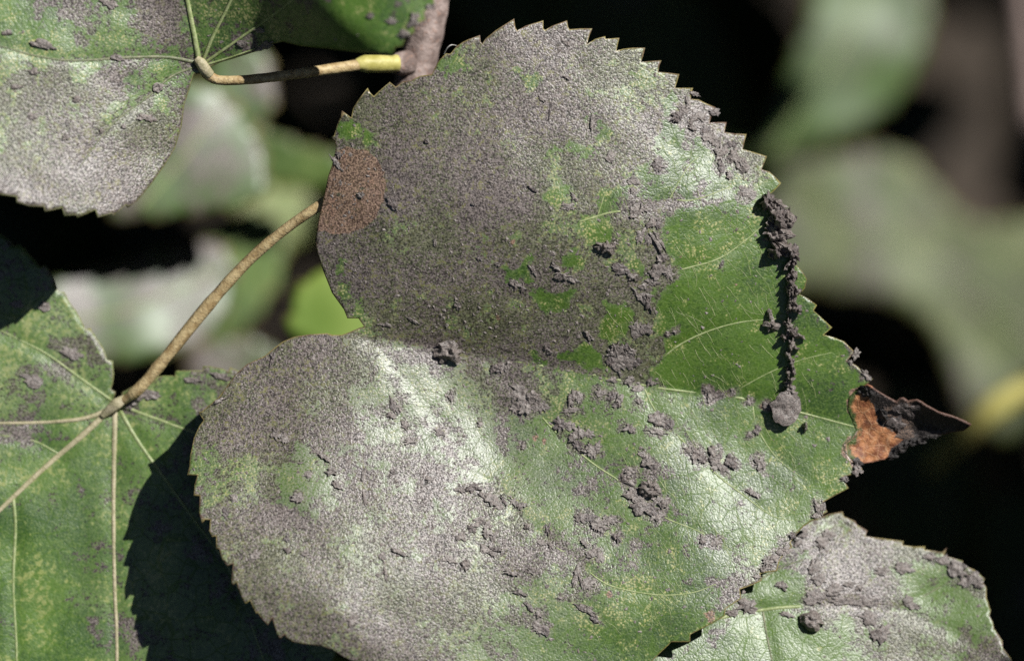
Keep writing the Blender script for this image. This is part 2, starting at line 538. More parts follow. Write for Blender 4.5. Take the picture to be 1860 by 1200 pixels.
# ------------------------------------------------------------------ the main leaf
MAIN = [(651,578),(631,578),(624.5,562),(603,532),(587,492),(576,460),(573,438),(576,414),(581,387),(587,360),(592,340),(596,320),(603,300),
 (610,270),(608,257),(601,249),(607,246),(608,240),(614,222),(619,213),(621,201),(626,205),(638,214),(641,197),(651,181),(667.5,160),(671.5,168),(679,175),
 (689,165),(708,149),(719,158),(732,148),(745.5,146),(764,138),(784.5,135),(788.5,126),(796.5,111),(810,97),(818,98),(829,84.5),(841,76.5),
 (850,72),(872,64),(873,76),(876,80),(882.5,70),(901,55),(934,34),(936,49.5),(939.5,56),(955,47),(987,37.5),(987,52),(990,55),(1003.5,47),
 (1030,37.5),(1032,49.5),(1034.5,53.6),(1054,52),(1076,52),(1071,64),(1066,81),(1081,71),(1099.5,66),(1100,71),(1125,69),(1122,82),
 (1119.6,92.6),(1132,89),(1150,87),(1172,87),(1168,103),(1164,113),(1183,111),(1201.6,110),(1197.6,119.5),(1195.7,131),(1212,132),(1234,135),
 (1230,149),(1226,160),(1259,160),(1255,170.5),(1255,180),(1269,181),(1285,189),(1300,195),(1294,205.5),(1289,223),(1304,222),(1320,222),
 (1316,240),(1333,242.6),(1356,243.7),(1352,259),(1349,271),(1371,277),(1393,284),(1387,299.6),(1383,307.6),(1398,312),(1411,324),(1419,333),
 (1406,347),(1396.5,354),(1404,366),(1424,384),(1419,396),(1430,414),(1422,428),(1438,452),(1443,478),(1457,492),(1466,507),(1462,524),
 (1452,534),(1468,542),(1484,554),(1478,564),(1493,577.5),(1511.6,594.4),(1496,608),(1512,612),(1534,620.5),(1552.7,639),(1538,655),
 (1555,663.5),(1569,675.6),(1586,687.7),(1574,698),(1560,706),(1548,720),(1546,742),(1556,762),(1562,778),(1553,794),(1538,806),(1540,824),(1549,838),
 (1555,845),(1566,850),(1567,858),(1552.7,859.7),(1532.5,865),(1536,877),(1542,886),(1518,898.7),(1494,911.6),(1503.5,929),(1482.6,940.6),
 (1460,955),(1447,969.7),(1436,984),(1439,992),(1416.5,1015),(1411.6,1036),(1389,1039),(1381,1040.6),(1384,1053.5),(1366.5,1061.6),
 (1344,1069.7),(1346.5,1086),(1318,1105),(1316.5,1118),(1292,1132.7),(1275,1141),(1254,1151.5),(1254,1165),(1219,1165),(1215,1170),(1198,1186),
 (1180,1205),(1182,1216),(1150,1226),(1120,1246),(1085,1254),(1083,1266),(1040,1272),(1000,1282),(950,1284),(900,1282),(850,1272),(800,1262),(760,1248),
 (720,1236),(690,1222),(660,1208),(632,1198.5),(605,1181),(583.5,1173),(548.5,1169),(532,1165.5),(520,1159.6),(517.6,1151),(508,1161),(503,1151.5),
 (497.5,1135),(495,1120.6),(486.7,1135.5),(476,1124.7),(468,1111),(465,1115),(460,1103),(454.5,1089.7),(446,1096.5),(438,1081.7),(431.6,1065.6),
 (430,1056),(423.5,1061.5),(420,1057.5),(421.7,1036),(423.5,1022.5),(412.8,1027.4),(403.4,1014.5),(398,995.6),(392.6,996),(392.6,972.8),(385,974),
 (379.7,963.4),(381.9,943.2),(372.5,942.4),(367,950),(361.7,931),(363,900),(351.7,899),(353.6,878.4),(359,862),(340,862),(344,846),(345.5,827),
 (352,795),(361.7,773.5),(369.7,763),(360,748),(367,746.7),(379,736),(398,720),(422,687.5),(427.5,679.5),(449,660.6),(481,646),(494.7,634),
 (513.5,620),(535,611),(562,607),(594,604.7),(605,608),(621,607.7),(634.5,603),(653,596),(662,594)]
MIDRIB = [(668,612),(760,628),(860,643),(960,660),(1080,681),(1200,705),(1330,720),(1450,748),(1556,776)]
def mid_side(x, y):
    my = np.interp(x, [p[0] for p in MIDRIB], [p[1] for p in MIDRIB])
    left = 612 - (668 - np.asarray(x, float)) * 0.25
    my = np.where(np.asarray(x) < 668, left, my)
    return np.asarray(y, float) - my
MAIN_SLOPES = [
 (750,700,-.36,-.32),(600,850,-.34,-.31),(700,800,-.36,-.32),(850,850,-.33,-.31),(500,950,-.20,-.25),(450,860,-.14,-.20),(600,1050,-.20,-.23),(420,1000,-.10,-.20),
 (420,720,.16,.06),(550,650,.14,.02),(470,690,.15,.05),(620,650,.02,-.04),(480,760,.06,-.04),(800,1000,-.20,-.25),(700,1150,-.16,-.18),(560,1140,-.02,.10),(600,1185,.1,.5),(900,1200,-.12,-.15),
 (900,690,.02,-.06),(1000,720,.02,-.06),(1050,760,.0,-.06),(1000,850,-.16,-.22),(1100,800,-.02,-.10),(1100,900,-.10,-.18),(1250,820,-.21,-.22),(1350,900,-.21,-.22),(1300,860,-.22,-.23),(1200,950,-.08,-.14),(1200,1030,-.08,-.14),(1200,750,-.08,-.14),(1400,780,-.02,-.05),(1330,770,-.06,-.1),
 (1100,1000,-.19,-.24),(1000,1100,-.10,-.12),(1200,1100,.06,.02),(1100,1150,.02,.0),(1450,900,-.10,-.14),(1500,800,.0,-.08),(1380,1020,-.12,-.18),
 (760,590,.12,.25),(900,600,.06,.26),(1000,500,.03,.18),(800,450,.10,.15),(650,500,.35,.15),(620,400,.34,.08),(640,300,.24,.04),(700,230,.14,.02),(850,250,.05,.02),(850,120,.02,-.02),(1000,250,-.02,-.03),(1000,120,-.05,-.08),
 (1150,180,-.09,-.09),(1080,220,-.05,-.05),(1270,260,-.31,-.30),(1210,300,-.31,-.29),(1150,330,-.22,-.22),(1060,360,-.12,-.10),(1300,330,-.25,-.25),(1370,330,-.12,-.10),(1340,420,-.08,-.04),(1250,430,-.10,-.05),(1250,550,.0,.10),(1200,640,.02,.20),(1400,500,-.05,.02),
 (1450,620,.0,.06),(1350,680,.02,.16),(1500,700,.0,.08),(1100,600,.02,.22),(1100,440,-.04,.05)]
MAIN_SLOPES = [(a, b, c * 1.35 - (.03 if c < -.2 else 0), d * 1.35 - (.03 if d < -.2 else 0)) for a, b, c, d in MAIN_SLOPES]
MAIN_H = Height(300, 0, 1800, 1320, MAIN_SLOPES, mid_side, -60.0, (1000, 640))
LATERALS = {  # lateral veins: path, radii
 'up1': ([(668,612),(740,540),(840,480),(950,430),(1055,402),(1110,386),(1170,380),(1215,364),(1262,363),(1330,338)], [3.0, 2.6, 2.6, 2.4, 2.0, 1.2]),
 'up1b': ([(1085,393),(1092,372),(1100,350),(1118,325)], [1.8, 1.0]),
 'up1c': ([(1215,364),(1232,332),(1252,300),(1270,285)], [1.6, 0.9]),
 'up2': ([(850,642),(940,600),(1040,560),(1140,525),(1230,492),(1300,472),(1350,440),(1395,400)], [2.2, 2.2, 2.0, 1.0]),
 'up3': ([(1160,697),(1215,640),(1270,608),(1340,586),(1420,578)], [2.4, 2.2, 1.0]),
 'up4': ([(1320,719),(1390,680),(1450,655),(1510,640)], [1.6, 0.8]),
 'left': ([(668,612),(640,500),(640,380),(690,260),(760,170)], [2.0, 1.4, 1.0]),
 'left2': ([(668,612),(740,470),(830,330),(900,210),(950,110)], [2.4, 1.6, 1.0]),
 'dn1': ([(672,616),(664,700),(660,800),(662,880),(672,945),(690,1040),(730,1130)], [3.0, 2.4, 2.0, 1.0]),
 'dn0': ([(668,616),(600,690),(530,780),(470,900)], [2.0, 1.4, 0.8]),
 'dn2': ([(680,618),(760,720),(850,830),(940,930),(1005,990),(1040,1010),(1085,1050),(1125,1068),(1200,1080),(1260,1075),(1300,1060)], [2.8, 2.4, 2.2, 2.0, 1.0]),
 'dn3': ([(880,648),(960,730),(1010,785),(1075,840),(1130,877),(1200,935),(1270,965),(1330,1000)], [2.2, 2.2, 2.0, 1.0]),
 'dn4': ([(1168,700),(1190,745),(1235,795),(1300,860),(1345,895),(1400,935),(1440,945)], [2.2, 2.2, 2.0, 1.0]),
 'dn5': ([(1366,727),(1375,775),(1410,830),(1460,870)], [1.7, 1.5, 0.8]),
 'dn1b': ([(663,840),(610,880),(560,950),(520,1030)], [1.4, 0.7]),
 'dn1c': ([(790,760),(760,850),(750,960),(770,1080)], [1.4, 0.7])}
def main_extra(x, y):
    e = (vnoise(x, y, 70, 3) - .5) * 3.2 + (vnoise(x, y, 30, 4) - .5) * 1.2 + (vnoise(x, y, 12, 8) - .5) * 0.35
    for nm, (p, r) in list(LATERALS.items()) + [('mid', (MIDRIB, 0))]:
        d = line_dist(x, y, p)
        e = e - (0.5 if nm in ('left', 'left2', 'dn0', 'dn1', 'dn1b', 'dn1c') else 1.3) * np.exp(-(d / 13) ** 2)
    # pillowed panels between veins, margin slightly wavy
    return e
def main_h(x, y):
    x = np.asarray(x, float); y = np.asarray(y, float)
    return MAIN_H(x, y) + main_extra(x, y)

def flake_halo(x, y, flakes):
    """thin soot left round each crust flake"""
    c = np.zeros(len(x))
    j = 0.75 + 0.7 * vnoise(x, y, 9, 77)
    for (fx, fy, w, h, a, t) in flakes:
        ca, sa = math.cos(math.radians(a)), math.sin(math.radians(a))
        dx = x - fx; dy = y - fy
        r = np.hypot((dx * ca + dy * sa) / (w * .5 + 4), (-dx * sa + dy * ca) / (h * .5 + 4)) * j
        c = np.maximum(c, np.interp(r, [0.9, 1.7], [0.72, 0.0]))
    return c
# crust flakes stuck on the main leaf: x, y, width, height, angle, thickness (photo pixels)
FLAKES = [(1030,503,44,17,20,9),(943,522,36,20,35,8),(1010,485,9,24,-30,6),(968,490,10,26,-20,6),(1033,375,28,15,15,7),(1042,358,18,10,40,6),(967,342,20,7,35,5),(1160,380,34,24,-15,8),(1152,388,14,18,40,9),
 (1190,405,26,26,10,6),(1172,430,30,34,10,5),(1196,440,14,44,-12,9),(1204,468,16,26,-25,8),(1198,474,9,16,-15,10),(1206,492,36,26,15,6),(1186,494,16,16,0,9),(1140,497,44,20,22,8),(1128,488,18,12,0,7),
 (1166,535,14,44,-28,8),(1178,552,10,30,-30,7),(1170,520,18,14,0,6),(1185,512,30,16,10,5),(1068,608,12,24,-25,10),(1127,630,34,26,0,9),(1112,640,24,22,20,9),(1142,640,30,24,-20,8),(1150,655,34,30,20,6),(1165,600,34,34,0,5),(1130,660,40,34,0,6),(1108,655,18,22,0,8),
 (1145,690,22,18,0,7),(1182,695,24,18,0,7),(1158,705,22,14,0,6),(1112,690,18,14,0,6),(908,668,34,20,15,9),(925,660,14,12,0,8),(955,718,44,36,20,8),(968,738,52,28,-10,6),(945,740,36,28,15,6),(975,722,20,20,10,12),(993,632,14,12,0,7),(998,640,12,10,0,8),
 (1045,722,26,26,-20,7),(1035,745,28,12,0,5),(1118,722,28,24,20,9),(1122,735,22,12,20,10),(1092,712,22,16,40,6),(1160,728,14,12,0,6),(1026,770,34,28,10,6),(1060,788,40,22,10,6),(1044,800,28,24,30,7),(1080,815,24,30,0,6),(1062,818,16,12,0,7),
 (1205,768,44,24,38,8),(1196,784,40,14,12,6),(1144,776,24,18,20,5),(1253,817,26,14,20,10),(1272,828,34,28,40,11),(1300,828,22,30,10,10),(1308,846,32,22,30,9),(1328,838,22,24,-30,9),(1145,858,30,16,-25,9),(1137,868,14,24,10,10),(1143,876,26,10,5,7),
 (1182,842,26,22,30,7),(1170,826,28,14,40,5),(1155,905,34,30,30,10),(1176,922,44,30,10,11),(1200,912,30,24,30,9),(1190,936,26,18,0,9),(1063,940,36,22,10,8),(1090,955,30,28,40,7),(1108,945,26,22,0,6),(1120,974,17,22,-20,11),(1278,981,12,18,0,10),(1085,1008,32,24,30,6),(1062,985,20,12,40,5),
 (868,893,54,13,25,9),(838,888,18,14,0,7),(900,912,38,20,35,6),(915,908,6,26,-25,8),(940,915,34,18,20,5),(880,950,36,20,20,6),(858,960,14,20,-20,8),(890,968,30,20,20,6),(880,995,16,20,-30,8),(898,1000,22,26,-40,7),(838,975,18,16,20,8),(845,1026,17,24,10,11),(815,1015,24,14,15,6),(957,955,12,16,-30,7),(995,960,14,22,0,7),(985,985,20,12,40,5),(1000,990,10,18,-20,6),
 (930,1040,30,10,10,6),(965,1036,16,12,30,8),(960,1100,10,30,-30,8),(978,1115,14,18,-40,7),(945,1075,28,8,20,5),(1018,1085,12,10,0,8),(1062,1105,44,12,25,7),(1080,1122,24,12,40,7),(1050,1045,14,44,5,5),(1070,1060,20,28,0,5),(985,1140,36,22,20,5),(980,1145,16,12,0,7),
 (508,790,36,20,25,6),(603,856,22,15,0,7),(720,738,18,34,10,6),(712,755,18,14,20,7),(745,800,28,16,0,6),(735,770,12,24,-35,6),(715,856,11,10,0,7),(560,862,18,18,0,5),(612,880,22,16,30,5),(540,900,20,14,0,5),(545,955,26,14,0,5),(520,978,12,10,0,6),(540,905,26,14,20,5),(662,905,8,34,-8,6),(660,860,8,44,5,5),(555,1005,20,12,0,5),(525,998,14,10,20,6),(464,1008,24,16,20,5),(695,1010,13,20,10,6),(700,1040,9,24,-25,7),(725,1002,30,8,15,5),(410,930,16,18,0,5),(425,905,20,14,10,5),(640,1125,20,17,0,6),(590,830,30,8,20,6),(575,818,16,12,30,6),(800,785,22,12,40,5),(780,870,16,12,0,5),(820,720,10,22,10,5),(872,770,8,14,0,6),(950,812,9,10,0,6),
 (494,652,10,34,-5,9),(398,727,30,8,-25,6),(655,354,14,12,0,9),(610,296,10,34,-28,7),(616,280,14,14,0,7),(712,370,16,24,-30,5),(750,582,26,8,40,6),(832,556,10,16,-20,8),(700,590,24,10,20,5),(775,255,8,14,-30,5),(1000,200,6,34,5,5),(985,180,20,10,30,5),(1032,80,16,10,0,6),
 (1030,140,14,8,10,5),(905,480,10,8,0,6),(870,470,12,8,0,5),(790,440,8,14,0,5),(860,370,10,6,30,5),(890,330,14,8,0,5),(1110,285,14,22,0,6),(1195,300,24,22,0,5),(1075,225,10,20,0,5),(1150,330,24,14,0,5),(1150,345,14,12,30,6),
 (1240,197,26,20,20,7),(1230,212,26,18,-15,10),(1250,190,12,26,0,8),(1268,212,26,22,10,7),(1258,232,18,12,30,7),(1282,236,22,18,30,6),(1295,254,34,24,30,7),(1312,275,26,30,-30,8),(1330,262,24,16,0,6),(1340,288,42,26,38,12),(1350,302,26,26,40,11),(1310,300,14,26,-20,7),(1325,318,10,18,-20,7),(1357,350,30,22,10,5),(1262,170,22,14,10,6),(1300,205,24,16,20,5),
 (1556,642,22,14,-60,7),(1575,682,26,12,40,6),(1545,658,12,10,0,7),(1380,840,18,26,-20,6),(1375,780,12,24,10,6),(1362,790,14,10,0,7),(1285,708,14,14,0,6),(1290,722,12,18,-20,5),(1332,712,12,14,0,6),(1312,715,10,6,0,5),(1362,728,16,12,0,5),(1392,736,20,14,20,4),(1226,602,9,9,0,7),(1213,608,10,9,0,6),(1310,482,5,12,20,7),
 (1400,1018,30,24,-20,9),(1425,1000,24,22,-30,8),(1392,1030,30,14,-15,8),(1440,972,16,12,-40,8),(1490,922,18,34,-15,10),(1482,935,16,14,0,9),(1558,852,20,22,0,9),(1535,870,16,10,0,7),(1375,1046,14,10,0,7),(1300,985,20,16,0,5),(1365,895,24,8,30,5),(1350,1075,10,10,0,6)]
CLEAR = [  # bare green windows in the upper half
 [(1196,236),(1222,160),(1236,190),(1252,232),(1290,292),(1336,312),(1372,320),(1345,362),(1260,372),(1205,372),(1085,396),(1092,352),(1150,322),(1188,282)],
 [(925,490),(965,474),(970,515),(985,535),(1045,525),(1025,565),(985,571),(960,545),(925,510)],
 [(1015,470),(1040,456),(1065,475),(1055,490),(1010,490)],
 [(1095,556),(1122,545),(1145,580),(1140,612),(1110,640),(1080,604)],
 [(1136,478),(1170,462),(1190,500),(1185,512),(1150,492)],
 [(992,350),(1012,334),(1042,352),(1034,372),(1010,372)],
 [(1028,628),(1090,640),(1104,674),(1050,660),(1000,648)],
 [(960,638),(996,638),(990,656),(962,655)],
 [(1062,402),(1100,394),(1128,430),(1095,446),(1072,436)],
 [(614,232),(640,226),(648,248),(620,252)],[(658,230),(684,234),(678,254),(660,252)],
 [(938,132),(975,120),(1000,158),(985,172),(955,168)],[(1030,262),(1075,262),(1085,285),(1040,290)],[(1060,215),(1095,210),(1105,240),(1070,245)],[(990,255),(1015,250),(1018,275),(995,278)],
 [(590,470),(615,470),(660,560),(650,580),(615,545)],[(780,95),(830,90),(860,120),(800,140)]]
GREEN_UP = [(1390,322),(1440,330),(1480,440),(1560,600),(1620,720),(1560,790),(1440,752),(1330,724),(1210,708),(1180,700),(1205,640),(1192,592),(1172,540),(1222,515),(1228,480),(1200,425),(1196,392),(1262,374),(1345,364)]
PATCH_ON_GREEN = [  # crust patches lying on the green
 [(1140,395),(1178,384),(1200,398),(1202,432),(1226,500),(1200,522),(1172,498),(1150,470),(1140,430)],
 [(1185,585),(1210,630),(1180,690),(1140,690),(1100,682),(1090,640),(1120,620),(1150,585)],
 [(1344,340),(1368,342),(1366,362),(1346,364)],
 [(1560,640),(1530,660),(1540,625)],[(1570,680),(1585,690),(1560,690)],
 [(1234,170),(1262,160),(1300,196),(1290,222),(1322,224),(1318,242),(1356,244),(1350,270),(1372,300),(1345,322),(1318,292),(1290,290),(1262,236),(1240,236),(1246,200)]]
COV_LOW = [ # coverage control points in the lower half
 (420,720,1.0),(520,660,.98),(640,625,.85),(600,740,.80),(480,800,.92),(400,860,.72),(370,850,.35),(560,860,.50),(700,700,.48),(760,660,.40),(760,720,.30),(640,800,.55),(740,840,.48),(780,800,.35),(820,780,.25),(820,700,.28),(550,885,.25),(690,740,.45),(600,790,.62),
 (450,950,.80),(600,960,.75),(700,950,.72),(800,900,.52),(880,840,.28),(900,900,.62),(960,930,.50),(1000,800,.12),(880,700,.50),(950,700,.52),(1050,780,.40),(1100,830,.30),(1000,900,.28),(1060,960,.42),(1150,880,.25),
 (1050,720,.30),(1150,720,.32),(1130,740,.35),(1200,790,.30),(1250,760,.10),(1300,760,.10),(1350,820,.10),(1280,830,.20),(1450,800,.05),(1250,900,.06),(1250,1000,.10),(1350,960,.12),(1400,1000,.30),(1420,1020,.7),(1380,1045,.55),(1100,1090,.30),
 (900,1000,.66),(850,1080,.78),(950,1080,.58),(1000,1020,.55),(1060,1050,.48),(700,1080,.84),(600,1050,.85),(550,1120,.8),(480,1050,.85),(640,1160,.72),(800,1160,.66),(900,1180,.50),(1000,1180,.20),(1100,1180,.08),(1200,1140,.05),(1150,1000,.22),(1480,870,.05),(1520,850,.10),(830,640,.9),(870,655,.75)]
def main_cov(x, y):
    wx = x + (vnoise(x, y, 26, 31) - .5) * 26 + (vnoise(x, y, 9, 35) - .5) * 9
    wy = y + (vnoise(x, y, 26, 32) - .5) * 26 + (vnoise(x, y, 9, 36) - .5) * 9
    low = idw(wx, wy, COV_LOW, 4.0)[:, 0]
    up = np.full(len(x), 0.835)
    up = up - 0.07 * np.clip((x - 1000) / 250, 0, 1) + 0.04 * np.clip((800 - x) / 200, 0, 1)
    for i, c in enumerate(CLEAR):
        d = sdf(wx, wy, c)
        v = 0.22 if i == 0 else (0.10 if i < 11 else 0.42)
        up = np.minimum(up, np.where(d > -7, np.interp(d, [-7, 5], [0.9, v]), 2))
    d = sdf(wx, wy, GREEN_UP)
    up = np.minimum(up, np.interp(d, [-8, 8], [0.95, 0.07]))
    side = mid_side(x, y)
    cov = np.where(side < 0, up, low)
    for c in PATCH_ON_GREEN:
        d = sdf(wx, wy, c)
        cov = np.maximum(cov, np.interp(d, [-5, 4], [0, 0.86]))
    return np.maximum(cov, flake_halo(x, y, FLAKES))
YEL = [(620,520,.75),(605,490,.6),(640,560,.7),(700,450,.35),(660,230,.6),(960,150,.9),(800,100,.55),(720,160,.4),(1000,300,.4),(900,400,.25),(930,580,.45),(1000,555,.6),(1040,475,.6),(1090,420,.75),(1080,390,.6),
 (1270,430,.7),(1290,410,.6),(1230,440,.4),(1340,550,.3),(1400,640,.35),(1300,640,.45),(1480,620,.4),(900,680,.75),(980,683,.85),(740,640,.75),(560,780,.35),(480,700,.55),(440,760,.5),(390,800,.6),(870,920,.85),(830,900,.5),(800,850,.4),
 (1000,850,.4),(1100,1080,.6),(1110,1078,.8),(1200,1000,.6),(1300,950,.55),(1400,900,.6),(1450,780,.5),(1200,1130,.65),(1150,830,.5),(1250,1050,.65),(1480,860,.6),(1000,1150,.4),(540,1165,.7),(620,1180,.7),(700,1000,.3),(1250,880,.55),(1160,780,.3),(1380,330,.7),(1400,340,.7)]
def main_yel(x, y):
    return idw(x, y, YEL, 4.0)[:, 0] * 0.66 + 0.02
BROWN_SPOT = [(602,300),(618,270),(645,264),(682,274),(698,312),(699,352),(690,386),(674,410),(640,422),(560,422),(560,330)]
def main_brn(x, y):
    wx = x + (vnoise(x, y, 14, 41) - .5) * 10; wy = y + (vnoise(x, y, 14, 42) - .5) * 10
    b = np.interp(sdf(wx, wy, BROWN_SPOT), [-7, 9], [0, .86]) * (1 + .9 * (vnoise(x, y, 22, 45) - .5) + .6 * (vnoise(x, y, 8, 46) - .5))
    b = np.maximum(b, np.interp(line_dist(x, y, [(1560,706),(1548,720),(1546,742),(1556,762),(1562,778),(1553,794),(1538,806),(1540,824),(1549,838)]) * (.5 + vnoise(x, y, 10, 47)), [3, 15], [.75, 0]))
    for (cx, cy, r) in [(1108,1080,9),(1290,1118,16),(1395,742,10),(1165,700,0),(1390,738,12),(905,575,9),(970,795,10),(990,800,8),(1525,898,9),(1335,515,4),(1237,463,5),(930,440,9)]:
        if r: b = np.maximum(b, np.interp(np.hypot(wx - cx, wy - cy), [r * .5, r * 1.5], [.62, 0]))
    return b

FILM_SHEEN = [(750,690,1.0),(700,760,1.0),(820,780,.9),(600,870,.8),(700,860,.9),(850,870,.8),(480,920,.4),(950,850,.55),(900,960,.5),(700,1000,.5),(400,850,.1),(1100,800,.14),(1200,800,.18),(1300,850,.20),(1400,900,.10),(1250,950,.10),(1200,1050,.06),(1100,1000,.2),(1000,1000,.3),(1150,1150,.0),(1250,1120,.05),(1450,800,.10),(1500,820,.06),(1350,760,.1),(1200,740,.12)]  # thin dust, with the pale sheen painted into its colour
def main_film_sheen(x, y):
    return np.where(mid_side(x, y) > 0, idw(x, y, FILM_SHEEN, 3.5)[:, 0], 0.0)
M_MAIN = leaf_material('leaf_sooty_main', 1)
main = empty('leaf', 668, 612, float(main_h([668], [612])[0]),
    'large serrated heart-shaped leaf under patchy grey soot with a withered brown tip', 'leaf', 'leaves of the sooty shrub')
blade_mesh('blade', main, MAIN, main_h, M_MAIN, 4.6, {'cov': main_cov, 'yel': main_yel, 'brn': main_brn, 'film_sheen': main_film_sheen}, 5.0)
def vein_h(x, y):
    return main_h(x, y) - 5.0 * np.clip((main_cov(x, y) - .45) / .3, 0, 1) - 7.0 * ((x < 985) & (y > 625))
tube('midrib', main, [(935,656)] + MIDRIB[3:], lambda x, y: main_h(x, y) - 2.5 * vnoise(x, y, 30, 9) - 4 * np.clip((main_cov(x, y) - .6) / .2, 0, 1), [1.2, 3.0, 2.8, 2.6, 2.2, 1.8], M_VEIN, 0.3, 0.75)
for nm, (p, r) in LATERALS.items():
    dusty = nm in ('left', 'left2', 'dn0', 'dn1', 'dn1b', 'dn1c')
    tube('lateral_vein', main, p, vein_h, [q * 0.8 for q in r], M_VEIN_DIM if dusty else M_VEIN, -0.9 if dusty else -0.2, 0.7)
tube('petiole', main, [(676,616),(672,614),(676,630),(700,690),(760,820)], [main_h([664],[606])[0] - 16, main_h([664],[606])[0] - 24, -80, -260, -480], [8, 9, 10, 11, 13], M_PETIOLE, flat=1)

# fine cross veinlets on the bare part, joined into one part
def veinlet_network(root, polys, hf, mat):
    rng = random.Random(4)
    V = []; F = []
    for (x0, y0, ang, ln, rad) in polys:
        pts = [(x0, y0)]; a = math.radians(ang); m = max(3, int(ln / 7))
        for k in range(m):
            a += rng.uniform(-.28, .28)
            pts.append((pts[-1][0] + math.cos(a) * ln / m, pts[-1][1] + math.sin(a) * ln / m))
        S = np.array(pts); H = hf(S[:, 0], S[:, 1]) + 0.25
        C = cam_pts(S[:, 0], S[:, 1], H)
        T = np.gradient(C, axis=0); T /= np.linalg.norm(T, axis=1)[:, None]
        B = np.cross(T, [0, 0, 1.0]); N = np.array([0, 0, 1.0])
        b = len(V)
        for i in range(len(S)):
            r = rad * U * (1 - 0.6 * i / len(S))
            V += [C[i] - B[i] * r, C[i] + N * r * .8, C[i] + B[i] * r, C[i] - N * r]
        for i in range(len(S) - 1):
            for k in range(4):
                q = b + i * 4
                F.append((q + k, q + (k + 1) % 4, q + 4 + (k + 1) % 4, q + 4 + k))
    o = link_mesh('veinlet_network', mesh_np('veinlet_network', local(root, np.array(V)), F), mat, root)
    o['kind'] = 'stuff'
rng = random.Random(11)
VL = []
MP = np.array(MAIN, float)
for _ in range(900):
    x = rng.uniform(1040, 1520); y = rng.uniform(230, 1150)
    c = float(main_cov(np.array([x]), np.array([y]))[0])
    d, i = seg_dist(np.array([x]), np.array([y]), MP)
    if c < 0.3 and i[0] and d[0] > 45:
        up = mid_side(x, y) < 0
        VL.append((x, y, (60 if up else 62) + rng.uniform(-13, 13) if y > 380 else rng.uniform(40, 100), rng.uniform(14, 42), rng.uniform(0.4, 0.8)))
veinlet_network(main, VL[:330], main_h, M_VEIN)

# the withered tip: brown papery tissue, black crust, rolled point with its shade painted black
TIP = [(1574,698),(1582,702),(1601,714),(1628,730),(1634,724),(1641,723),(1649,729),(1665,727),(1674,731),(1682,737),(1703,749),(1730,757),(1751,765),(1764,772),
 (1751,782),(1730,785),(1714,789),(1695,791),(1680,799),(1676,806),(1657,804),(1645,814),(1633,822),(1614,832),(1590,838),(1566,842),(1551,838),(1541,828),(1533,818),(1531,806),(1545,796),(1554,780),(1548,764),(1539,744),(1541,722),(1556,706)]
TIP_SL = [(1555,760,.0,.0),(1560,820,-.05,-.15),(1590,720,.15,.30),(1615,735,.2,.75),(1600,770,.0,.05),(1600,820,-.1,-.25),(1640,760,-.30,-.20),(1650,790,-.2,-.2),(1662,745,-.2,-.1),
 (1680,748,.5,2.6),(1700,758,.5,2.6),(1725,766,.4,2.2),(1750,772,.2,1.6),(1675,765,.5,1.2),(1690,778,.3,.9),(1715,780,.3,.9),(1700,788,.1,.3),(1735,782,.1,.6),(1610,800,0,-.1),(1640,735,-.1,-.35)]
TIP_H = Height(1500, 660, 1800, 880, TIP_SL, None, float(main_h([1556],[776])[0]) + 1.0, (1556, 776), 6, 60)
TIP_IN = [(1556,706),(1541,722),(1539,744),(1548,764),(1554,780),(1545,796),(1531,806),(1533,818),(1541,828),(1551,838),(1551,1000),(1900,1000),(1900,600),(1556,600)]
def tip_h(x, y):
    x = np.asarray(x, float); y = np.asarray(y, float)
    h = TIP_H(x, y) + (vnoise(x, y, 16, 51) - .5) * 4 + (vnoise(x, y, 6, 52) - .5) * 1.6
    w = np.clip((sdf(x, y, TIP_IN) + 0.0) / 26, 0, 1)                       # joins the green blade along its inner edge
    return h * w + (main_h(x, y) + 0.5) * (1 - w)
TIP_BLACK = [[(1556,700),(1600,705),(1640,720),(1680,722),(1780,755),(1780,790),(1700,800),(1660,812),(1622,842),(1612,834),(1616,818),(1632,806),(1640,797),(1622,794),(1632,783),(1612,778),(1598,770),(1592,754),(1588,738),(1582,726),(1564,720)],  # black crust, plus painted shade over the rolled point
             [(1545,832),(1575,836),(1566,846),(1545,846)]]
def tip_blk(x, y):
    wx = x + (vnoise(x, y, 9, 61) - .5) * 8; wy = y + (vnoise(x, y, 9, 62) - .5) * 8
    return np.maximum.reduce([np.interp(sdf(wx, wy, p), [-4, 4], [0, 1]) for p in TIP_BLACK])
def tip_grey(x, y):
    p = [(1606,742),(1640,728),(1664,732),(1656,775),(1660,795),(1630,795),(1612,775),(1596,755)]
    return np.interp(sdf(x, y, p), [-4, 5], [0, 1])
k = NT('withered_tip'); k.coords(2)
n0 = k.noise(3, 2, .6); n1 = k.noise(14, 2); n2 = k.noise(30, 2)
c = k.mix(k.step(n1, .35, .65), (0.20, 0.065, 0.025), (0.47, 0.205, 0.085))
c = k.mix(k.math('MULTIPLY', k.step(n2, .52, .66), .55), c, (0.10, 0.045, 0.025))
ev = k.voro(21, 'DISTANCE_TO_EDGE', 1.0)
c = k.mix(k.math('MULTIPLY', k.step(ev, .045, .012), k.math('MULTIPLY', n2, .9)), c, (0.55, 0.33, 0.18))
c = k.mix(k.math('MULTIPLY', k.step(n0, .55, .75), .5), c, (0.52, 0.27, 0.13))
grn = k.step(k.math('MULTIPLY_ADD', n1, 26, k.attr('inn')), 26, 17)
c = k.mix(grn, c, k.mix(k.step(n0, .42, .66), (0.030, 0.060, 0.010), (0.11, 0.14, 0.035)))
blk = k.step(k.math('MULTIPLY_ADD', n0, .6, k.math('SUBTRACT', k.attr('blk'), .80)), -.1, .12)
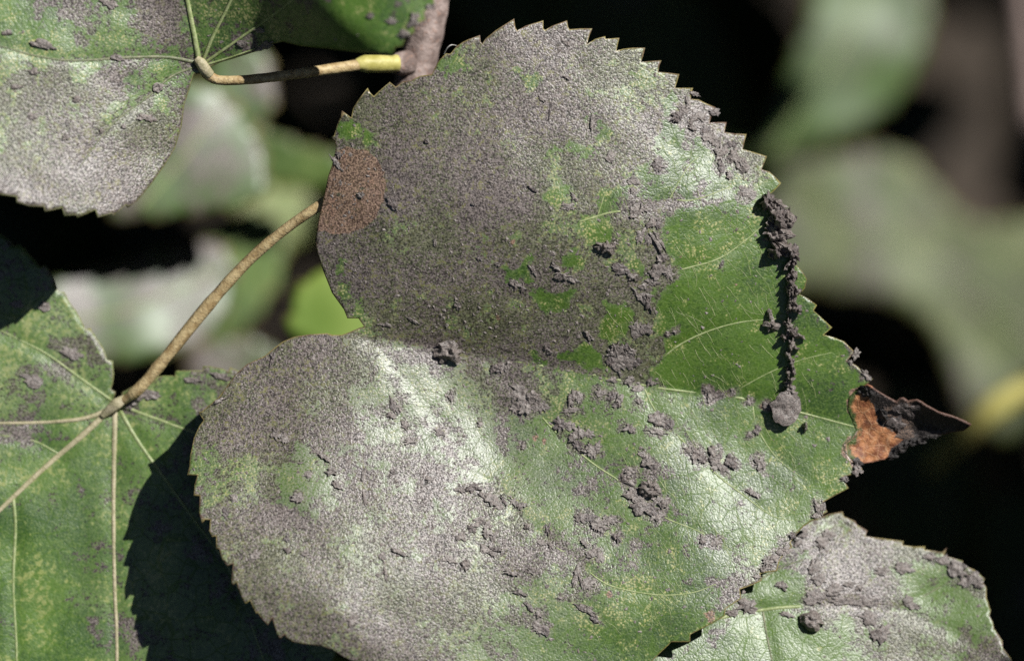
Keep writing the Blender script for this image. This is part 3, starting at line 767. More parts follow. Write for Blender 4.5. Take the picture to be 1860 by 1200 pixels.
bc = k.mix(k.step(n0, .4, .68), (0.014, 0.012, 0.012), (0.075, 0.062, 0.057))
gc = k.mix(k.step(n0, .36, .66), (0.05, 0.042, 0.040), (0.25, 0.17, 0.125))
c = k.mix(blk, c, k.mix(k.attr('gry'), bc, gc))
c = k.mix(k.math('MULTIPLY', k.step(k.attr('rim'), 3.2, 1.2), k.math('MULTIPLY', k.step(k.attr('inn'), 4, 14), k.math('SUBTRACT', 1, k.math('MULTIPLY', blk, .75)))), c, (0.33, 0.15, 0.09))
k.put(k.bsdf.inputs['Base Color'], c); k.bsdf.inputs['Roughness'].default_value = .55
k.put(k.bsdf.inputs['Normal'], k.bump(k.math('MULTIPLY_ADD', n0, 1.2, k.math('MULTIPLY', k.step(ev, .07, .0), .3)), 1.3))
tp = blade_mesh('withered_tip', main, resample(TIP, 5), tip_h, k.m, 3.2, {'blk': tip_blk, 'gry': tip_grey, 'inn': lambda x, y: np.abs(sdf(x, y, TIP_IN))}, 4.0)
for i, (x, y, w, h, a, t) in enumerate([(1664,802,34,12,-10,7),(1640,813,28,14,-35,7),(1692,793,28,8,-8,6),(1624,827,22,11,-25,6),(1572,711,28,16,25,6),(1606,752,10,30,-25,6),(1648,745,34,26,10,4),(1630,770,26,30,0,4),(1560,842,16,10,10,6)]):
    clod('crust', main, x, y, w, h, a, t, tip_h, 6000 + i * 9, mat=M_STRAND if i in (6, 7) else M_SOOT_BLACK, nr=6, ns=22, plate=True, lift=.5, jag=.5)
tp['label'] = 'withered orange-brown leaf tip with black crust and shade painted black into its rolled point'

rf = random.Random(21)
PIECES = []
for (x, y, w, h, a, t) in FLAKES:
    if w * h > 560:                                   # wider crusts are broken in two unequal fragments
        c_, s_ = math.cos(math.radians(a)), math.sin(math.radians(a))
        o_ = w * rf.uniform(.20, .26)
        PIECES.append((x - c_ * o_, y - s_ * o_ + rf.uniform(-3, 3), w * rf.uniform(.52, .68), h * rf.uniform(.75, 1.0), a + rf.uniform(-35, 35), t))
        PIECES.append((x + c_ * o_, y + s_ * o_ + rf.uniform(-3, 3), w * rf.uniform(.40, .58), h * rf.uniform(.55, .85), a + rf.uniform(-60, 60), t * rf.uniform(.6, 1.2)))
    else:
        PIECES.append((x, y, w * rf.uniform(.78, .98), h * rf.uniform(.7, .98), a + rf.uniform(-15, 15), t))
for i, (x, y, w, h, a, t) in enumerate(PIECES):
    big = w * h > 350
    clod('soot_flake', main, x, y, w, h, a, t * (0.42 if big else .36), main_h, 100 + i * 7, mat=(M_SOOT, M_SOOT_PALE, M_SOOT, M_STRAND, M_SOOT_PALE)[i % 5], nr=7 if big else 5, ns=30 if big else 20, plate=(i % 3 != 0), lift=0.6 if i % 4 else 2.5, jag=rf.uniform(.4, .62))
print('flakes', len(PIECES))

# loose crumbs of crust scattered too small to pick apart
def crumb_scatter(root, poly, hf, n, seed, covf, lo=2.2, hi=5.0):
    rng = np.random.RandomState(seed)
    P = np.asarray(poly, float); x0, y0 = P.min(0); x1, y1 = P.max(0)
    px = rng.uniform(x0, x1, n * 4); py = rng.uniform(y0, y1, n * 4)
    d, i = seg_dist(px, py, P)
    c = covf(px, py)
    ok = i & (d > 6) & (rng.uniform(0, 1, n * 4) < 0.12 + 0.9 * np.clip(c, 0, 1)) & (px > -40) & (px < 1900) & (py > -40) & (py < 1240)
    px = px[ok][:n]; py = py[ok][:n]; m = len(px)
    H = hf(px, py)
    V = []; F = []
    base = np.array([(-1, -.6, -.3), (.9, -.9, -.3), (1, .7, -.3), (-.8, .9, -.3), (-.4, -.1, .8), (.5, .2, .6)])
    faces = [(0, 1, 4), (1, 5, 4), (1, 2, 5), (2, 3, 5), (3, 4, 5), (3, 0, 4)]
    size = lo + (hi - lo) * rng.uniform(0, 1, m) ** 3
    for j in range(m):
        b = base * (1 + rng.uniform(-.45, .45, base.shape)); a = rng.uniform(0, 6.28); s = size[j]
        q = rng.uniform(.5, 1.0)
        xx = px[j] + s * (b[:, 0] * math.cos(a) - q * b[:, 1] * math.sin(a)); yy = py[j] + s * (b[:, 0] * math.sin(a) + q * b[:, 1] * math.cos(a))
        V.append(cam_pts(xx, yy, H[j] + b[:, 2] * s * 0.36)); F += [tuple(6 * j + q for q in f)[::-1] for f in faces]
    o = link_mesh('soot_grit', mesh_np('soot_grit', local(root, np.concatenate(V)), F), M_SOOT, root, smooth=False)
    o['kind'] = 'stuff'
crumb_scatter(main, MAIN, main_h, 3000, 5, main_cov, 1.8, 5.0)

# ------------------------------------------------------------------ soot strand with the round scale, on the main leaf's margin
strand = empty('soot_strand', 1436, 600, float(main_h([1436], [600])[0]),
    'ragged black strand of soot clods running down beside the leaf margin', 'soot clump')
STRAND = [(1395,366,28,28,0,26,12),(1412,374,34,20,35,14,12),(1424,386,34,18,50,12,12),(1405,392,18,34,10,18,12),(1416,402,32,42,0,28,14),(1432,400,22,36,0,22,14),(1398,408,10,28,10,12,8),(1412,424,48,28,15,24,12),(1400,432,14,16,0,16,6),(1424,428,20,18,0,22,10),
 (1414,456,38,26,10,22,12),(1430,450,34,22,30,24,14),(1441,460,26,34,-10,22,14),(1402,463,18,12,-10,14,8),(1441,480,14,28,8,18,10),(1441,498,18,34,3,18,12),(1436,518,18,30,4,20,14),(1438,540,18,28,0,22,16),(1446,560,34,20,15,26,18),(1434,556,18,22,0,22,14),(1450,528,16,10,30,14,8),
 (1432,590,20,26,0,18,10),(1440,604,26,22,20,18,10),(1452,610,26,12,15,14,8),(1424,614,16,14,-40,18,8),(1436,628,14,26,10,18,10),(1446,632,22,7,40,14,14),(1432,646,14,20,0,16,10),(1438,660,16,18,0,16,10),(1430,674,12,20,0,14,8),(1442,676,10,14,0,12,8),(1434,692,24,20,0,16,10)]
for i, (x, y, w, h, a, t, l) in enumerate(STRAND):
    clod('clod', strand, x, y, w * (.9 if y < 475 else .72), h * 1.0, a, t, main_h, 900 + i * 13, nr=8, ns=28, lift=l * 0.45, jag=0.55, rough=.9, mat=(M_STRAND, M_SOOT)[i % 2])
rs_ = random.Random(77)
for i in range(20):
    y_ = rs_.uniform(362, 560)
    x_ = np.interp(y_, [362, 400, 440, 470, 500, 560, 600, 640, 700], [1398, 1416, 1412, 1432, 1441, 1440, 1436, 1437, 1434]) + rs_.uniform(-9, 9)
    clod('shard', strand, x_, y_, rs_.uniform(5, 10), rs_.uniform(14, 30), rs_.uniform(-50, 50), rs_.uniform(8, 16), main_h, 1700 + i * 11, nr=4, ns=14, lift=rs_.uniform(4, 12), jag=.6, rough=1.0, plate=True, mat=(M_STRAND, M_SOOT)[i % 2])
scale_ = clod('disc', strand, 1429, 742, 56, 62, 15, 10, main_h, 1504, nr=9, ns=34, lift=13, jag=0.14, rough=0.4, plate=True)
scale_['label'] = 'flat round grey soot plate at the strand end'
clod('clod', strand, 1436, 712, 22, 24, 0, 12, main_h, 1511, lift=10)
clod('clod', strand, 1463, 774, 9, 18, -8, 14, main_h, 1517, lift=3)

def loose(name, label, x, y, w, h, a, t, hf, seed, group='loose soot crumbs lying on the leaves', **kw):
    r = empty(name, x, y, float(hf([x], [y])[0]))
    me = clod_mesh(name, r, x, y, w, h, a, t, hf, seed, **kw)
    o = link_mesh(name, me, M_SOOT, None, smooth=False)
    o.matrix_world = r.matrix_world.copy()
    bpy.data.objects.remove(r)
    o['label'] = label; o['category'] = 'soot crumb'; o['group'] = group
    return o
loose('soot_crumb', 'dark lumpy soot crumb just below the notch of the large leaf', 815, 641, 54, 40, 10, 15, main_h, 2001, nr=10, ns=34, jag=.4, rough=.95)
loose('soot_crumb', 'big cube-like soot crumb on the green lower half of the large leaf', 1181, 888, 40, 32, 8, 18, main_h, 2013, nr=9, ns=30, jag=.3, rough=.8)
loose('soot_crumb', 'hollow soot crumb with a glinting edge beside the small green window', 1102, 449, 34, 24, 10, 13, main_h, 2026, nr=8, ns=26, jag=.45, rough=.95)
loose('soot_crumb', 'narrow little soot crumb beside the black strand, above a wider crumb', 1398, 570, 10, 18, 0, 14, main_h, 2033, nr=5, ns=16)
loose('soot_crumb', 'wider rounded soot crumb beside the black strand, below a narrow crumb', 1401, 592, 27, 18, 0, 14, main_h, 2047, nr=6, ns=20, jag=.45)
tube('fibre', main, [(806,99),(812,88),(820,82),(829,83)], [main_h([806],[99])[0] + 3, 14 + main_h([806],[99])[0], 16 + main_h([806],[99])[0], 4 + main_h([829],[90])[0]], [1.3, 1.1, .8], M_FIBRE, flat=1, sides=6)
GRP = 'leaves of the sooty shrub'
# ------------------------------------------------------------------ upper left leaf
L2 = [(352,134),(345,160),(335,190),(330,230),(318,270),(300,300),(275,335),(250,365),(234,377),(229,372),(206,392),(203,388),(178,395),(173,381),(158,388),(141,395),(138,390),
 (117,392),(113,377),(98,381),(82,384),(79,375),(54,374),(30,367),(30,357),(0,353),(-40,338),(-90,330),(-94,312),(-150,292),(-210,255),(-270,200),(-330,110),(-370,0),(-380,-90),(-350,-190),(-290,-270),(-180,-330),(-60,-360),
 (80,-370),(230,-365),(380,-340),(520,-300),(640,-240),(730,-180),(790,-120),(812,-60),(800,-35),(806,-25),(786,-8),(789,8),(770,22),(773,36),(752,46),(753,60),(738,66),(732,84),(718,86),(714,102),(698,99),(640,94),(590,88),(545,84),(515,76),(494,80),(470,92),(430,105),(400,114),(380,122),(368,132)]
L2_SL = [(280,150,-.34,-.30),(220,180,-.32,-.30),(150,200,-.28,-.26),(160,290,-.22,-.22),(100,340,-.16,-.18),(60,250,-.22,-.22),(250,300,-.22,-.20),(310,230,-.18,-.16),(100,60,-.22,-.18),(40,100,-.12,-.12),(250,40,-.26,-.22),(320,60,-.24,-.22),(0,-100,-.1,-.1),(-200,100,-.1,-.1),
 (390,70,.05,-.05),(430,60,-.02,-.05),(450,90,.0,.1),(440,20,-.05,-.05),(500,20,.0,.15),(520,50,.9,.9),(540,70,1.1,1.1),(600,84,1.1,1.2),(580,60,1.1,1.2),(570,45,1.1,1.1),(620,75,1.0,1.2),(650,88,.9,1.1),(505,68,.8,.9),(540,35,.9,.9),(640,30,-.08,.0),(720,50,-.10,.0),(760,20,-.12,-.04),(700,90,-.02,.15),(600,0,-.05,.1),(560,-60,0,.1),(700,-80,-.1,0),(300,-150,0,0)]
L2_SL = [(a, b, c * 1.3 - (.02 if c < -.2 else 0), d * 1.3 - (.02 if d < -.2 else 0)) for a, b, c, d in L2_SL]
L2_Hf = Height(-400, -400, 840, 420, L2_SL, None, 12, (365, 115))
L2V = {'midrib': ([(362,116),(352,60),(340,0),(322,-100),(300,-230),(290,-330)], [5.5, 4.5, 4, 3]), 'a': ([(360,114),(300,104),(230,105),(120,110),(20,90),(-120,40)], [4, 3, 2.4, 1.4]),
 'b': ([(358,120),(310,140),(270,175),(200,230),(140,310)], [3, 2.2, 1.2]), 'c': ([(368,112),(385,70),(410,20),(450,-60),(520,-160)], [3.6, 3, 2]), 'd': ([(372,114),(410,88),(450,60),(500,25),(580,-40)], [3, 2.4, 1.4]), 'e': ([(374,118),(420,104),(465,88)], [2.2, 1])}
def l2_h(x, y):
    x = np.asarray(x, float); y = np.asarray(y, float)
    e = (vnoise(x, y, 55, 73) - .5) * 4 + (vnoise(x, y, 24, 74) - .5) * 0.8
    for p, r in L2V.values():
        e = e - 2 * np.exp(-(line_dist(x, y, p) / 12) ** 2)
    return L2_Hf(x, y) + e
L2_COV = [(280,150,.55),(180,180,.85),(100,300,.92),(200,320,.92),(300,250,.85),(320,200,.7),(240,120,.5),(300,120,.35),(100,140,.85),(40,150,.75),(30,40,.12),(80,60,.15),(150,90,.45),(100,100,.4),(200,50,.55),(300,50,.78),(280,20,.8),(200,0,.4),(390,20,.55),(390,60,.25),(430,40,.25),(450,75,.35),(470,90,.5),(560,60,.4),(640,20,.08),(700,50,.08),(740,60,.25),(770,20,.3),(600,-60,.1),(0,-100,.3)]
l2cov = lambda x, y: idw(x, y, L2_COV, 3.5)[:, 0]
l2yel = lambda x, y: idw(x, y, [(60,60,.75),(10,60,.8),(110,70,.7),(300,120,.6),(200,300,.45),(440,40,.95),(400,70,.8),(470,50,.9),(560,30,.4),(640,40,.45),(720,30,.6),(280,280,.5),(200,200,.4),(300,30,.3)], 3.5)[:, 0] * .62
M_L2 = leaf_material('leaf_sooty_glossy', 4, green_a=(0.024, 0.074, 0.007), green_b=(0.080, 0.170, 0.018), rimc=((0.26, 0.28, 0.10), (0.20, 0.19, 0.08)))
l2 = empty('leaf', 365, 115, 12, 'glossy leaf with a folded green lobe, joined by a tan stalk to the pinkish twig', 'leaf', GRP)
blade_mesh('blade', l2, L2, l2_h, M_L2, 6.5, {'cov': l2cov, 'yel': l2yel}, 5.0, seed=2)
for nm, (p, r) in L2V.items():
    tube('midrib' if nm == 'midrib' else 'lateral_vein', l2, p, l2_h, r, M_VEIN if nm in ('midrib', 'c', 'd', 'e') else M_VEIN_DIM, 0.4 if nm in ('midrib', 'c', 'd', 'e') else -.6, .7)
tube('petiole_joint', l2, [(356,106),(364,114),(372,126),(382,137)], [14, 13, 8, 0], [6, 10, 11, 9], M_JOINT, flat=.8, sides=12)
tube('petiole', l2, [(366,118),(372,130),(380,138),(400,146),(450,145),(520,137),(590,127),(660,117)], [0, 0, -4, -8, -12, -30, -70, -112], [6, 9, 10, 9, 9, 9, 10, 11], M_PETIOLE, flat=1, sides=12, wob=.05)
tube('petiole_base', l2, [(646,118),(662,116),(690,116),(722,115)], [-104, -112, -125, -140], [10, 16, 17, 16], M_YELLOW, flat=1, sides=14)
for i, (x, y, w, h, a, t) in enumerate([(80,82,44,16,15,8),(62,130,22,12,10,7),(288,160,18,18,20,8),(270,215,26,12,20,6),(255,212,16,10,0,6),(184,238,8,10,0,6),(225,230,10,8,0,5),(30,158,20,8,0,5),(215,105,26,10,10,5),(200,8,30,14,20,5),(15,60,18,12,0,5),(480,84,34,13,-25,8),(440,80,22,12,-20,6),(470,55,18,10,0,5),(752,36,20,28,20,8),(735,62,26,16,-10,8),(782,12,16,12,0,7),(712,38,24,10,10,5),(672,28,12,12,0,6),(140,180,16,10,0,5),(120,250,14,10,0,5),(60,210,14,12,0,5)]):
    clod('soot_flake', l2, x, y, w, h, a, t * .42, l2_h, 3000 + i * 9, nr=5, ns=18, plate=(i % 2 == 0), lift=1.5)
crumb_scatter(l2, L2, l2_h, 200, 8, l2cov, 1.6, 4.2)

# ------------------------------------------------------------------ left leaf behind the main one
L3s = smooth_path([(208,738),(201,719),(201,680),(188,641),(162,608),(140,576),(114,543),(88,501),(39,456),(0,430),(-90,395),(-190,400),(-290,470),(-360,600),(-400,780),(-390,980),(-330,1180),(-230,1360),(-80,1500),(90,1560),
 (260,1540),(420,1450),(540,1320),(610,1180),(635,1040),(610,900),(550,780),(480,705),(422,677),(377,672),(351,677),(305,686),(247,706),(221,726)], 6, True)
L3_SL = [(100,620,-.15,-.12),(40,560,-.1,-.1),(180,680,.05,-.05),(100,760,-.03,-.12),(60,840,-.12,-.10),(30,700,-.1,-.12),(150,860,-.08,-.06),(100,1000,-.05,.05),(60,1100,-.08,.03),(180,1100,.0,.05),(260,760,.0,-.15),(340,720,.02,-.05),(300,850,.05,.0),(400,1000,.1,.0),(-200,800,0,0),(100,1400,0,.1),(500,1200,.1,.1),(230,900,.04,.0)]
L3_Hf = Height(-420, 380, 680, 1600, [(a, b, c, d - (.07 if b > 780 else 0)) for a, b, c, d in L3_SL], None, -168, (210, 735), 18)
L3V = {'a': ([(208,735),(170,755),(110,765),(0,768),(-150,760)], [6, 4.5, 3.5, 2]), 'midrib': ([(206,738),(150,790),(80,850),(0,925),(-120,1040),(-260,1190)], [7, 6, 5, 3]), 'c': ([(209,740),(207,840),(206,930),(208,1060),(212,1200),(200,1400)], [6, 4.5, 4, 3]),
 'd': ([(214,738),(250,800),(300,870),(350,940),(420,1040),(480,1200)], [4.5, 3.5, 3, 2]), 'e': ([(216,734),(260,752),(310,770),(380,800),(480,880)], [4, 3, 2]), 'f': ([(24,905),(28,960),(24,1060),(30,1200),(20,1350)], [4, 3, 2]), 'g': ([(110,826),(60,800),(0,790)], [2.5, 1.5]), 'h': ([(204,728),(150,690),(80,640),(0,600)], [3.5, 2.5, 1.5])}
def l3_h(x, y):
    x = np.asarray(x, float); y = np.asarray(y, float)
    e = (vnoise(x, y, 70, 83) - .5) * 7 + (vnoise(x, y, 30, 84) - .5) * 1.6
    for p, r in L3V.values():
        e = e - 3 * np.exp(-(line_dist(x, y, p) / 14) ** 2)
    return L3_Hf(x, y) + e
L3_COV = [(60,590,.5),(110,600,.55),(150,620,.6),(130,660,.65),(40,680,.6),(80,720,.45),(30,560,.3),(50,630,.2),(180,690,.4),(20,770,.55),(100,800,.2),(60,850,.2),(160,870,.2),(60,1000,.06),(150,1000,.22),(200,900,.4),(200,1100,.4),(250,745,.5),(250,800,.15),(300,720,.15),(380,690,.5),(420,680,.7),(300,830,.25),(100,1150,.05),(240,725,.7),(280,718,.7)]
l3cov = lambda x, y: idw(x, y, L3_COV, 4)[:, 0] * 1.0
M_L3 = leaf_material('leaf_yellow_flecked', 6, yel=.34, dot=0, rimc=((0.26, 0.28, 0.10), (0.20, 0.17, 0.08)), green_a=(0.028, 0.080, 0.008), green_b=(0.090, 0.175, 0.024), yellow=(0.33, 0.35, 0.12), rough_green=.45, net=.4)
l3 = empty('leaf', 208, 735, -168, 'yellow-flecked green leaf lying half in the shadow of the large leaf', 'leaf', GRP)
blade_mesh('blade', l3, toothed(L3s, 40, 10, 3), l3_h, M_L3, 9, {'cov': l3cov}, 5.0, seed=3)
for nm, (p, r) in L3V.items():
    tube('midrib' if nm == 'midrib' else 'lateral_vein', l3, p, lambda x, y: l3_h(x, y) - 2 * vnoise(x, y, 40, 6), [q * .9 for q in r], M_JOINT if nm in ('midrib', 'a', 'c') else M_VEIN, .8, .6)
tube('petiole', l3, [(212,738),(226,726),(255,703),(300,650),(380,552),(450,475),(520,415),(590,367),(680,310),(745,240)], [-172, -160, -146, -132, -110, -88, -66, -50, -110, -190], [5, 8, 11, 11.5, 11, 10, 9.5, 10, 11, 13], M_PETIOLE, flat=1, sides=14, wob=.10, seed=5)
tube('petiole_joint', l3, [(228,722),(212,733),(200,743),(184,757)], [-158, -156, -160, -166], [7, 11, 9, 5], M_JOINT, flat=.45, sides=12)
for i, (x, y, w, h, a, t) in enumerate([(245,722,40,18,-10,8),(275,716,36,16,10,7),(235,735,20,14,0,7),(30,552,24,18,0,6),(82,556,20,18,0,6),(60,690,40,24,20,5),(130,640,36,20,20,5),(350,690,40,10,0,5),(400,682,40,12,10,6)]):
    clod('soot_flake', l3, x, y, w, h, a, t * .42, l3_h, 4000 + i * 9, nr=5, ns=18, plate=True, lift=1)

# ------------------------------------------------------------------ lower right leaf behind the main one
L4 = [(1440,952),(1482,942),(1505,933),(1531,928),(1532.6,937),(1553.5,945.5),(1557,952),(1576,963),(1572,973),(1602,977),(1642,982),(1639,989),(1660,992),(1681,991.6),(1679,997),(1711,1002),(1720,994),(1715.5,1008),(1750,1018),(1747,1024),
 (1770,1034),(1789,1050),(1786,1058),(1792,1066),(1792,1085),(1800,1108),(1797,1118),(1803.5,1128),(1806,1140),(1821,1163),(1822,1176),(1837,1195),(1850,1240),(1848,1260),(1856,1300),(1842,1380),(1810,1470),(1750,1560),(1660,1640),(1560,1690),(1440,1690),(1320,1640),(1200,1550),(1110,1430),(1070,1300),(1090,1200),(1150,1120),(1240,1060),(1340,1000)]
L4_SL = [(1400,1100,-.05,-.12),(1450,1160,-.24,-.22),(1400,1180,-.22,-.20),(1550,1150,-.26,-.25),(1550,1050,-.29,-.27),(1650,1050,-.29,-.28),(1620,1010,-.22,-.20),(1500,980,-.18,-.18),(1700,1080,-.12,-.15),(1750,1100,.10,-.05),(1780,1160,.2,-.05),(1700,1160,-.05,-.10),(1600,1200,-.16,-.18),(1450,1050,-.1,-.14),(1350,1130,-.15,-.2),(1400,1400,-.1,-.1),(1700,1400,.1,.05),(1760,1040,-.1,-.1)]
L4_SL = [(a, b, c * 1.3 - (.03 if c < -.1 else 0), d * 1.3 - (.03 if d < -.1 else 0)) for a, b, c, d in L4_SL]
L4_Hf = Height(1040, 900, 1900, 1720, L4_SL, None, -105, (1400, 1050), 16)
L4V = {'midrib': ([(1120,1160),(1220,1138),(1316,1120),(1400,1105),(1470,1100),(1540,1096),(1640,1110),(1740,1150),(1830,1215)], [5, 4.5, 4, 3, 2.5]), 'a': ([(1385,1108),(1392,1150),(1402,1200),(1420,1300)], [3, 2.5, 1.6]), 'b': ([(1240,1134),(1330,1080),(1420,1030),(1470,1010),(1530,960)], [3, 2.4, 1.6]), 'c': ([(1640,1108),(1690,1075),(1740,1050)], [2.4, 1.4])}
def l4_h(x, y):
    x = np.asarray(x, float); y = np.asarray(y, float)
    e = (vnoise(x, y, 60, 93) - .5) * 5 + (vnoise(x, y, 26, 94) - .5) * 1.2
    for p, r in L4V.values():
        e = e - 2.4 * np.exp(-(line_dist(x, y, p) / 13) ** 2)
    return L4_Hf(x, y) + e
L4_COV = [(1400,1060,.15),(1430,1010,.3),(1500,950,.8),(1560,980,.85),(1620,1000,.88),(1700,1010,.85),(1540,1040,.72),(1600,1050,.65),(1500,1080,.85),(1570,1100,.75),(1650,1060,.55),(1690,1060,.2),(1720,1080,.12),(1750,1120,.2),(1760,1060,.85),(1780,1150,.55),(1700,1150,.8),(1650,1180,.88),(1800,1180,.85),(1580,1130,.5),(1400,1170,.15),(1450,1150,.10),(1530,1170,.35),(1350,1180,.15),(1350,1100,.5),(1300,1150,.2),(1620,1110,.85)]
l4cov = lambda x, y: idw(x, y, L4_COV, 4)[:, 0]
M_L4 = leaf_material('leaf_sooty_lower', 9, yel=.18)
l4 = empty('leaf', 1120, 1160, float(l4_h([1120], [1160])[0]), 'sooty leaf with saw-toothed rounded margin tucked below the withered tip', 'leaf', GRP)
blade_mesh('blade', l4, L4, l4_h, M_L4, 6.5, {'cov': l4cov}, 5.0, seed=4)
for nm, (p, r) in L4V.items():
    tube('midrib' if nm == 'midrib' else 'lateral_vein', l4, p, lambda x, y: l4_h(x, y) - 6 * np.clip((l4cov(x, y) - .35) / .3, 0, 1), [q * .8 for q in r], M_VEIN if nm == 'midrib' else M_VEIN_DIM, -.2, .6)
for i, (x, y, w, h, a, t) in enumerate([(1358,1100,34,26,0,10),(1330,1112,18,14,0,8),(1420,1062,22,16,20,6),(1430,1115,26,10,20,5),(1480,1030,20,26,0,7),(1495,985,24,24,0,8),(1505,970,22,18,20,7),(1490,1050,24,20,0,6),(1515,1070,30,22,0,6),(1530,1090,44,14,0,6),(1570,1095,36,14,0,6),(1480,1085,40,24,0,5),(1580,1120,34,22,20,8),(1602,1148,28,32,20,11),(1590,1155,16,14,0,8),(1645,1032,30,20,0,8),(1635,1026,16,14,0,6),(1600,1035,26,14,0,5),(1562,1066,12,12,0,6),(1660,1100,22,12,0,5),(1740,1032,34,24,20,8),(1715,1016,26,16,0,6),(1770,1048,26,18,20,7),(1755,1056,24,20,0,6),(1650,1090,18,20,0,6),(1545,1060,20,10,0,5),(1460,968,18,14,0,7),(1450,985,16,14,0,6),(1780,1060,16,16,0,7),(1690,1010,22,12,0,5)]):
    clod('soot_flake', l4, x, y, w, h, a, t * .42, l4_h, 5000 + i * 9, nr=5, ns=20, plate=(i % 3 > 0), lift=1.5)
loose('soot_crumb', 'chunky oblong soot crumb standing on the pale sheen of the lower leaf', 1474, 1127, 44, 34, 25, 22, l4_h, 2060, nr=9, ns=28, jag=.22, rough=.5)
crumb_scatter(l4, L4, l4_h, 200, 9, l4cov)

# ------------------------------------------------------------------ twig the stalks grow from
twig = empty('twig', 760, 80, -190, 'thick pinkish-grey twig rising behind the large leaf', 'twig')
tube('bark', twig, [(838,-420),(812,-180),(792,-30),(772,60),(752,150),(735,260),(728,420),(740,700),(790,1100),(860,1600),(900,2300)], [-170,-180,-190,-195,-205,-220,-260,-340,-520,-900,-1600], [25, 27, 30, 34, 37, 39, 40, 42, 46, 52, 60], M_TWIG, flat=1, sides=20, wob=.05, seed=3)
tube('leaf_scar', twig, [(716,118),(728,116),(742,114)], [-150, -162, -175], [19, 22, 24], M_TWIG, flat=1, sides=12)

# ------------------------------------------------------------------ blurred leaves further back in the shrub
LIT = []          # points that the sun reaches (kept clear of the added shading foliage)
def lit_points(poly, depth_h, n, seed):
    P = np.asarray(poly, float); rng = np.random.RandomState(seed)
    x0, y0 = P.min(0); x1, y1 = P.max(0)
    px = rng.uniform(x0, x1, n * 6); py = rng.uniform(y0, y1, n * 6)
    _, i = seg_dist(px, py, P)
    px = px[i][:n]; py = py[i][:n]
    h = depth_h(px, py) if callable(depth_h) else np.full(len(px), depth_h)
    LIT.append(cam_pts(px, py, h))
def frame_clip(poly):
    return [(min(max(p[0], -120), 1980), min(max(p[1], -120), 1320)) for p in poly]
for poly, hf in ((MAIN, main_h), (frame_clip(L2), l2_h), (frame_clip(L3s), l3_h), (frame_clip(L4), l4_h)):
    lit_points(poly, hf, 220, 3)
lit_points([(715,-60),(815,-60),(800,150),(700,150)], -200, 20, 4)
lit_points([(1560,690),(1770,750),(1770,800),(1560,850)], 0, 15, 5)

BM_GREY = leaf_material('leaf_far_dusty', 21, cov=.50, green_a=(0.035, 0.075, 0.020), green_b=(0.08, 0.135, 0.045), net=0, rough_green=.40, rough_soot=.46)
BM_THIN = leaf_material('leaf_far_glossy', 22, cov=.35, green_a=(0.026, 0.058, 0.016), green_b=(0.060, 0.11, 0.028), net=0, spec=.45, rough_green=.45)
BM_KHAKI = leaf_material('leaf_far_khaki', 23, cov=.40, yel=.45, spec=.5, green_a=(0.045, 0.072, 0.018), green_b=(0.085, 0.11, 0.036), net=0, rough_green=.55, rough_soot=.55, yellow=(.30,.29,.16))
BM_GREEN = leaf_material('leaf_far_green', 24, cov=.0, yel=.2, green_a=(0.15, 0.25, 0.030), green_b=(0.22, 0.32, 0.05), net=0, rough_green=.55)
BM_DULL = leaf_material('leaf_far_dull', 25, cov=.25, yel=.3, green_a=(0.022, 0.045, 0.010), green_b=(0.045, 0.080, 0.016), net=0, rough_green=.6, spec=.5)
BM_MID = leaf_material('leaf_far_mid', 26, cov=.1, yel=.35, green_a=(0.05, 0.10, 0.012), green_b=(0.10, 0.17, 0.03), net=0, rough_green=.55)
BM_LIME = leaf_material('leaf_far_lime', 27, cov=.1, yel=.55, green_a=(0.16, 0.21, 0.05), green_b=(0.24, 0.28, 0.09), net=0, rough_green=.55, yellow=(.42,.40,.2))
def far_leaf(poly, depth_cm, slopes, mat, label, lit=None, vein=None, seed=0, teeth=True, lmargin=True):
    base = -depth_cm / 100 / U
    kf = (FOCUS + depth_cm / 100) / FOCUS
    S = smooth_path(poly, 6, True)
    x0, y0 = S.min(0) - 60; x1, y1 = S.max(0) + 60
    cx, cy = S.mean(0)
    H = Height(x0, y0, x1, y1, [(a, b, c * kf, d * kf) for a, b, c, d in slopes], None, base, (cx, cy), 20)
    hf = lambda x, y: H(x, y) + (vnoise(x, y, 90, seed + 7) - .5) * 14
    b = vein[0] if vein else (cx, cy)
    r = empty('leaf', b[0], b[1], float(hf(np.array([b[0]]), np.array([b[1]]))[0]), label, 'leaf', GRP)
    out = toothed(S, 46, 12, seed) if teeth else S
    blade_mesh('blade', r, out, hf, mat, 16, None, 5.0, seed=seed)
    if vein:
        tube('midrib', r, vein, hf, [5, 4, 2.5], M_VEIN, .5, .7)
    if lit: lit_points(lit, lambda x, y: hf(x, y), 60, seed)
    return r, hf
far_leaf([(1372,292),(1470,262),(1560,226),(1630,170),(1672,90),(1690,-20),(1680,-150),(1620,-230),(1540,-200),(1500,-90),(1478,20),(1440,130),(1395,230)], 19,
    [(1570,40,-.33,-.30),(1560,120,-.31,-.28),(1530,180,-.24,-.2),(1450,250,.0,.0),(1460,100,-.15,-.1),(1350,100,.2,.2),(1560,-100,-.3,-.3),(1660,60,-.1,-.1),(1620,160,0,0)], BM_THIN,
    'blurred leaf with a bright central sheen behind the serrated upper margin', [(1530,-60),(1690,-60),(1665,110),(1570,222),(1400,285),(1450,190)], [(1400,280),(1480,160),(1560,20),(1600,-120)], 31)
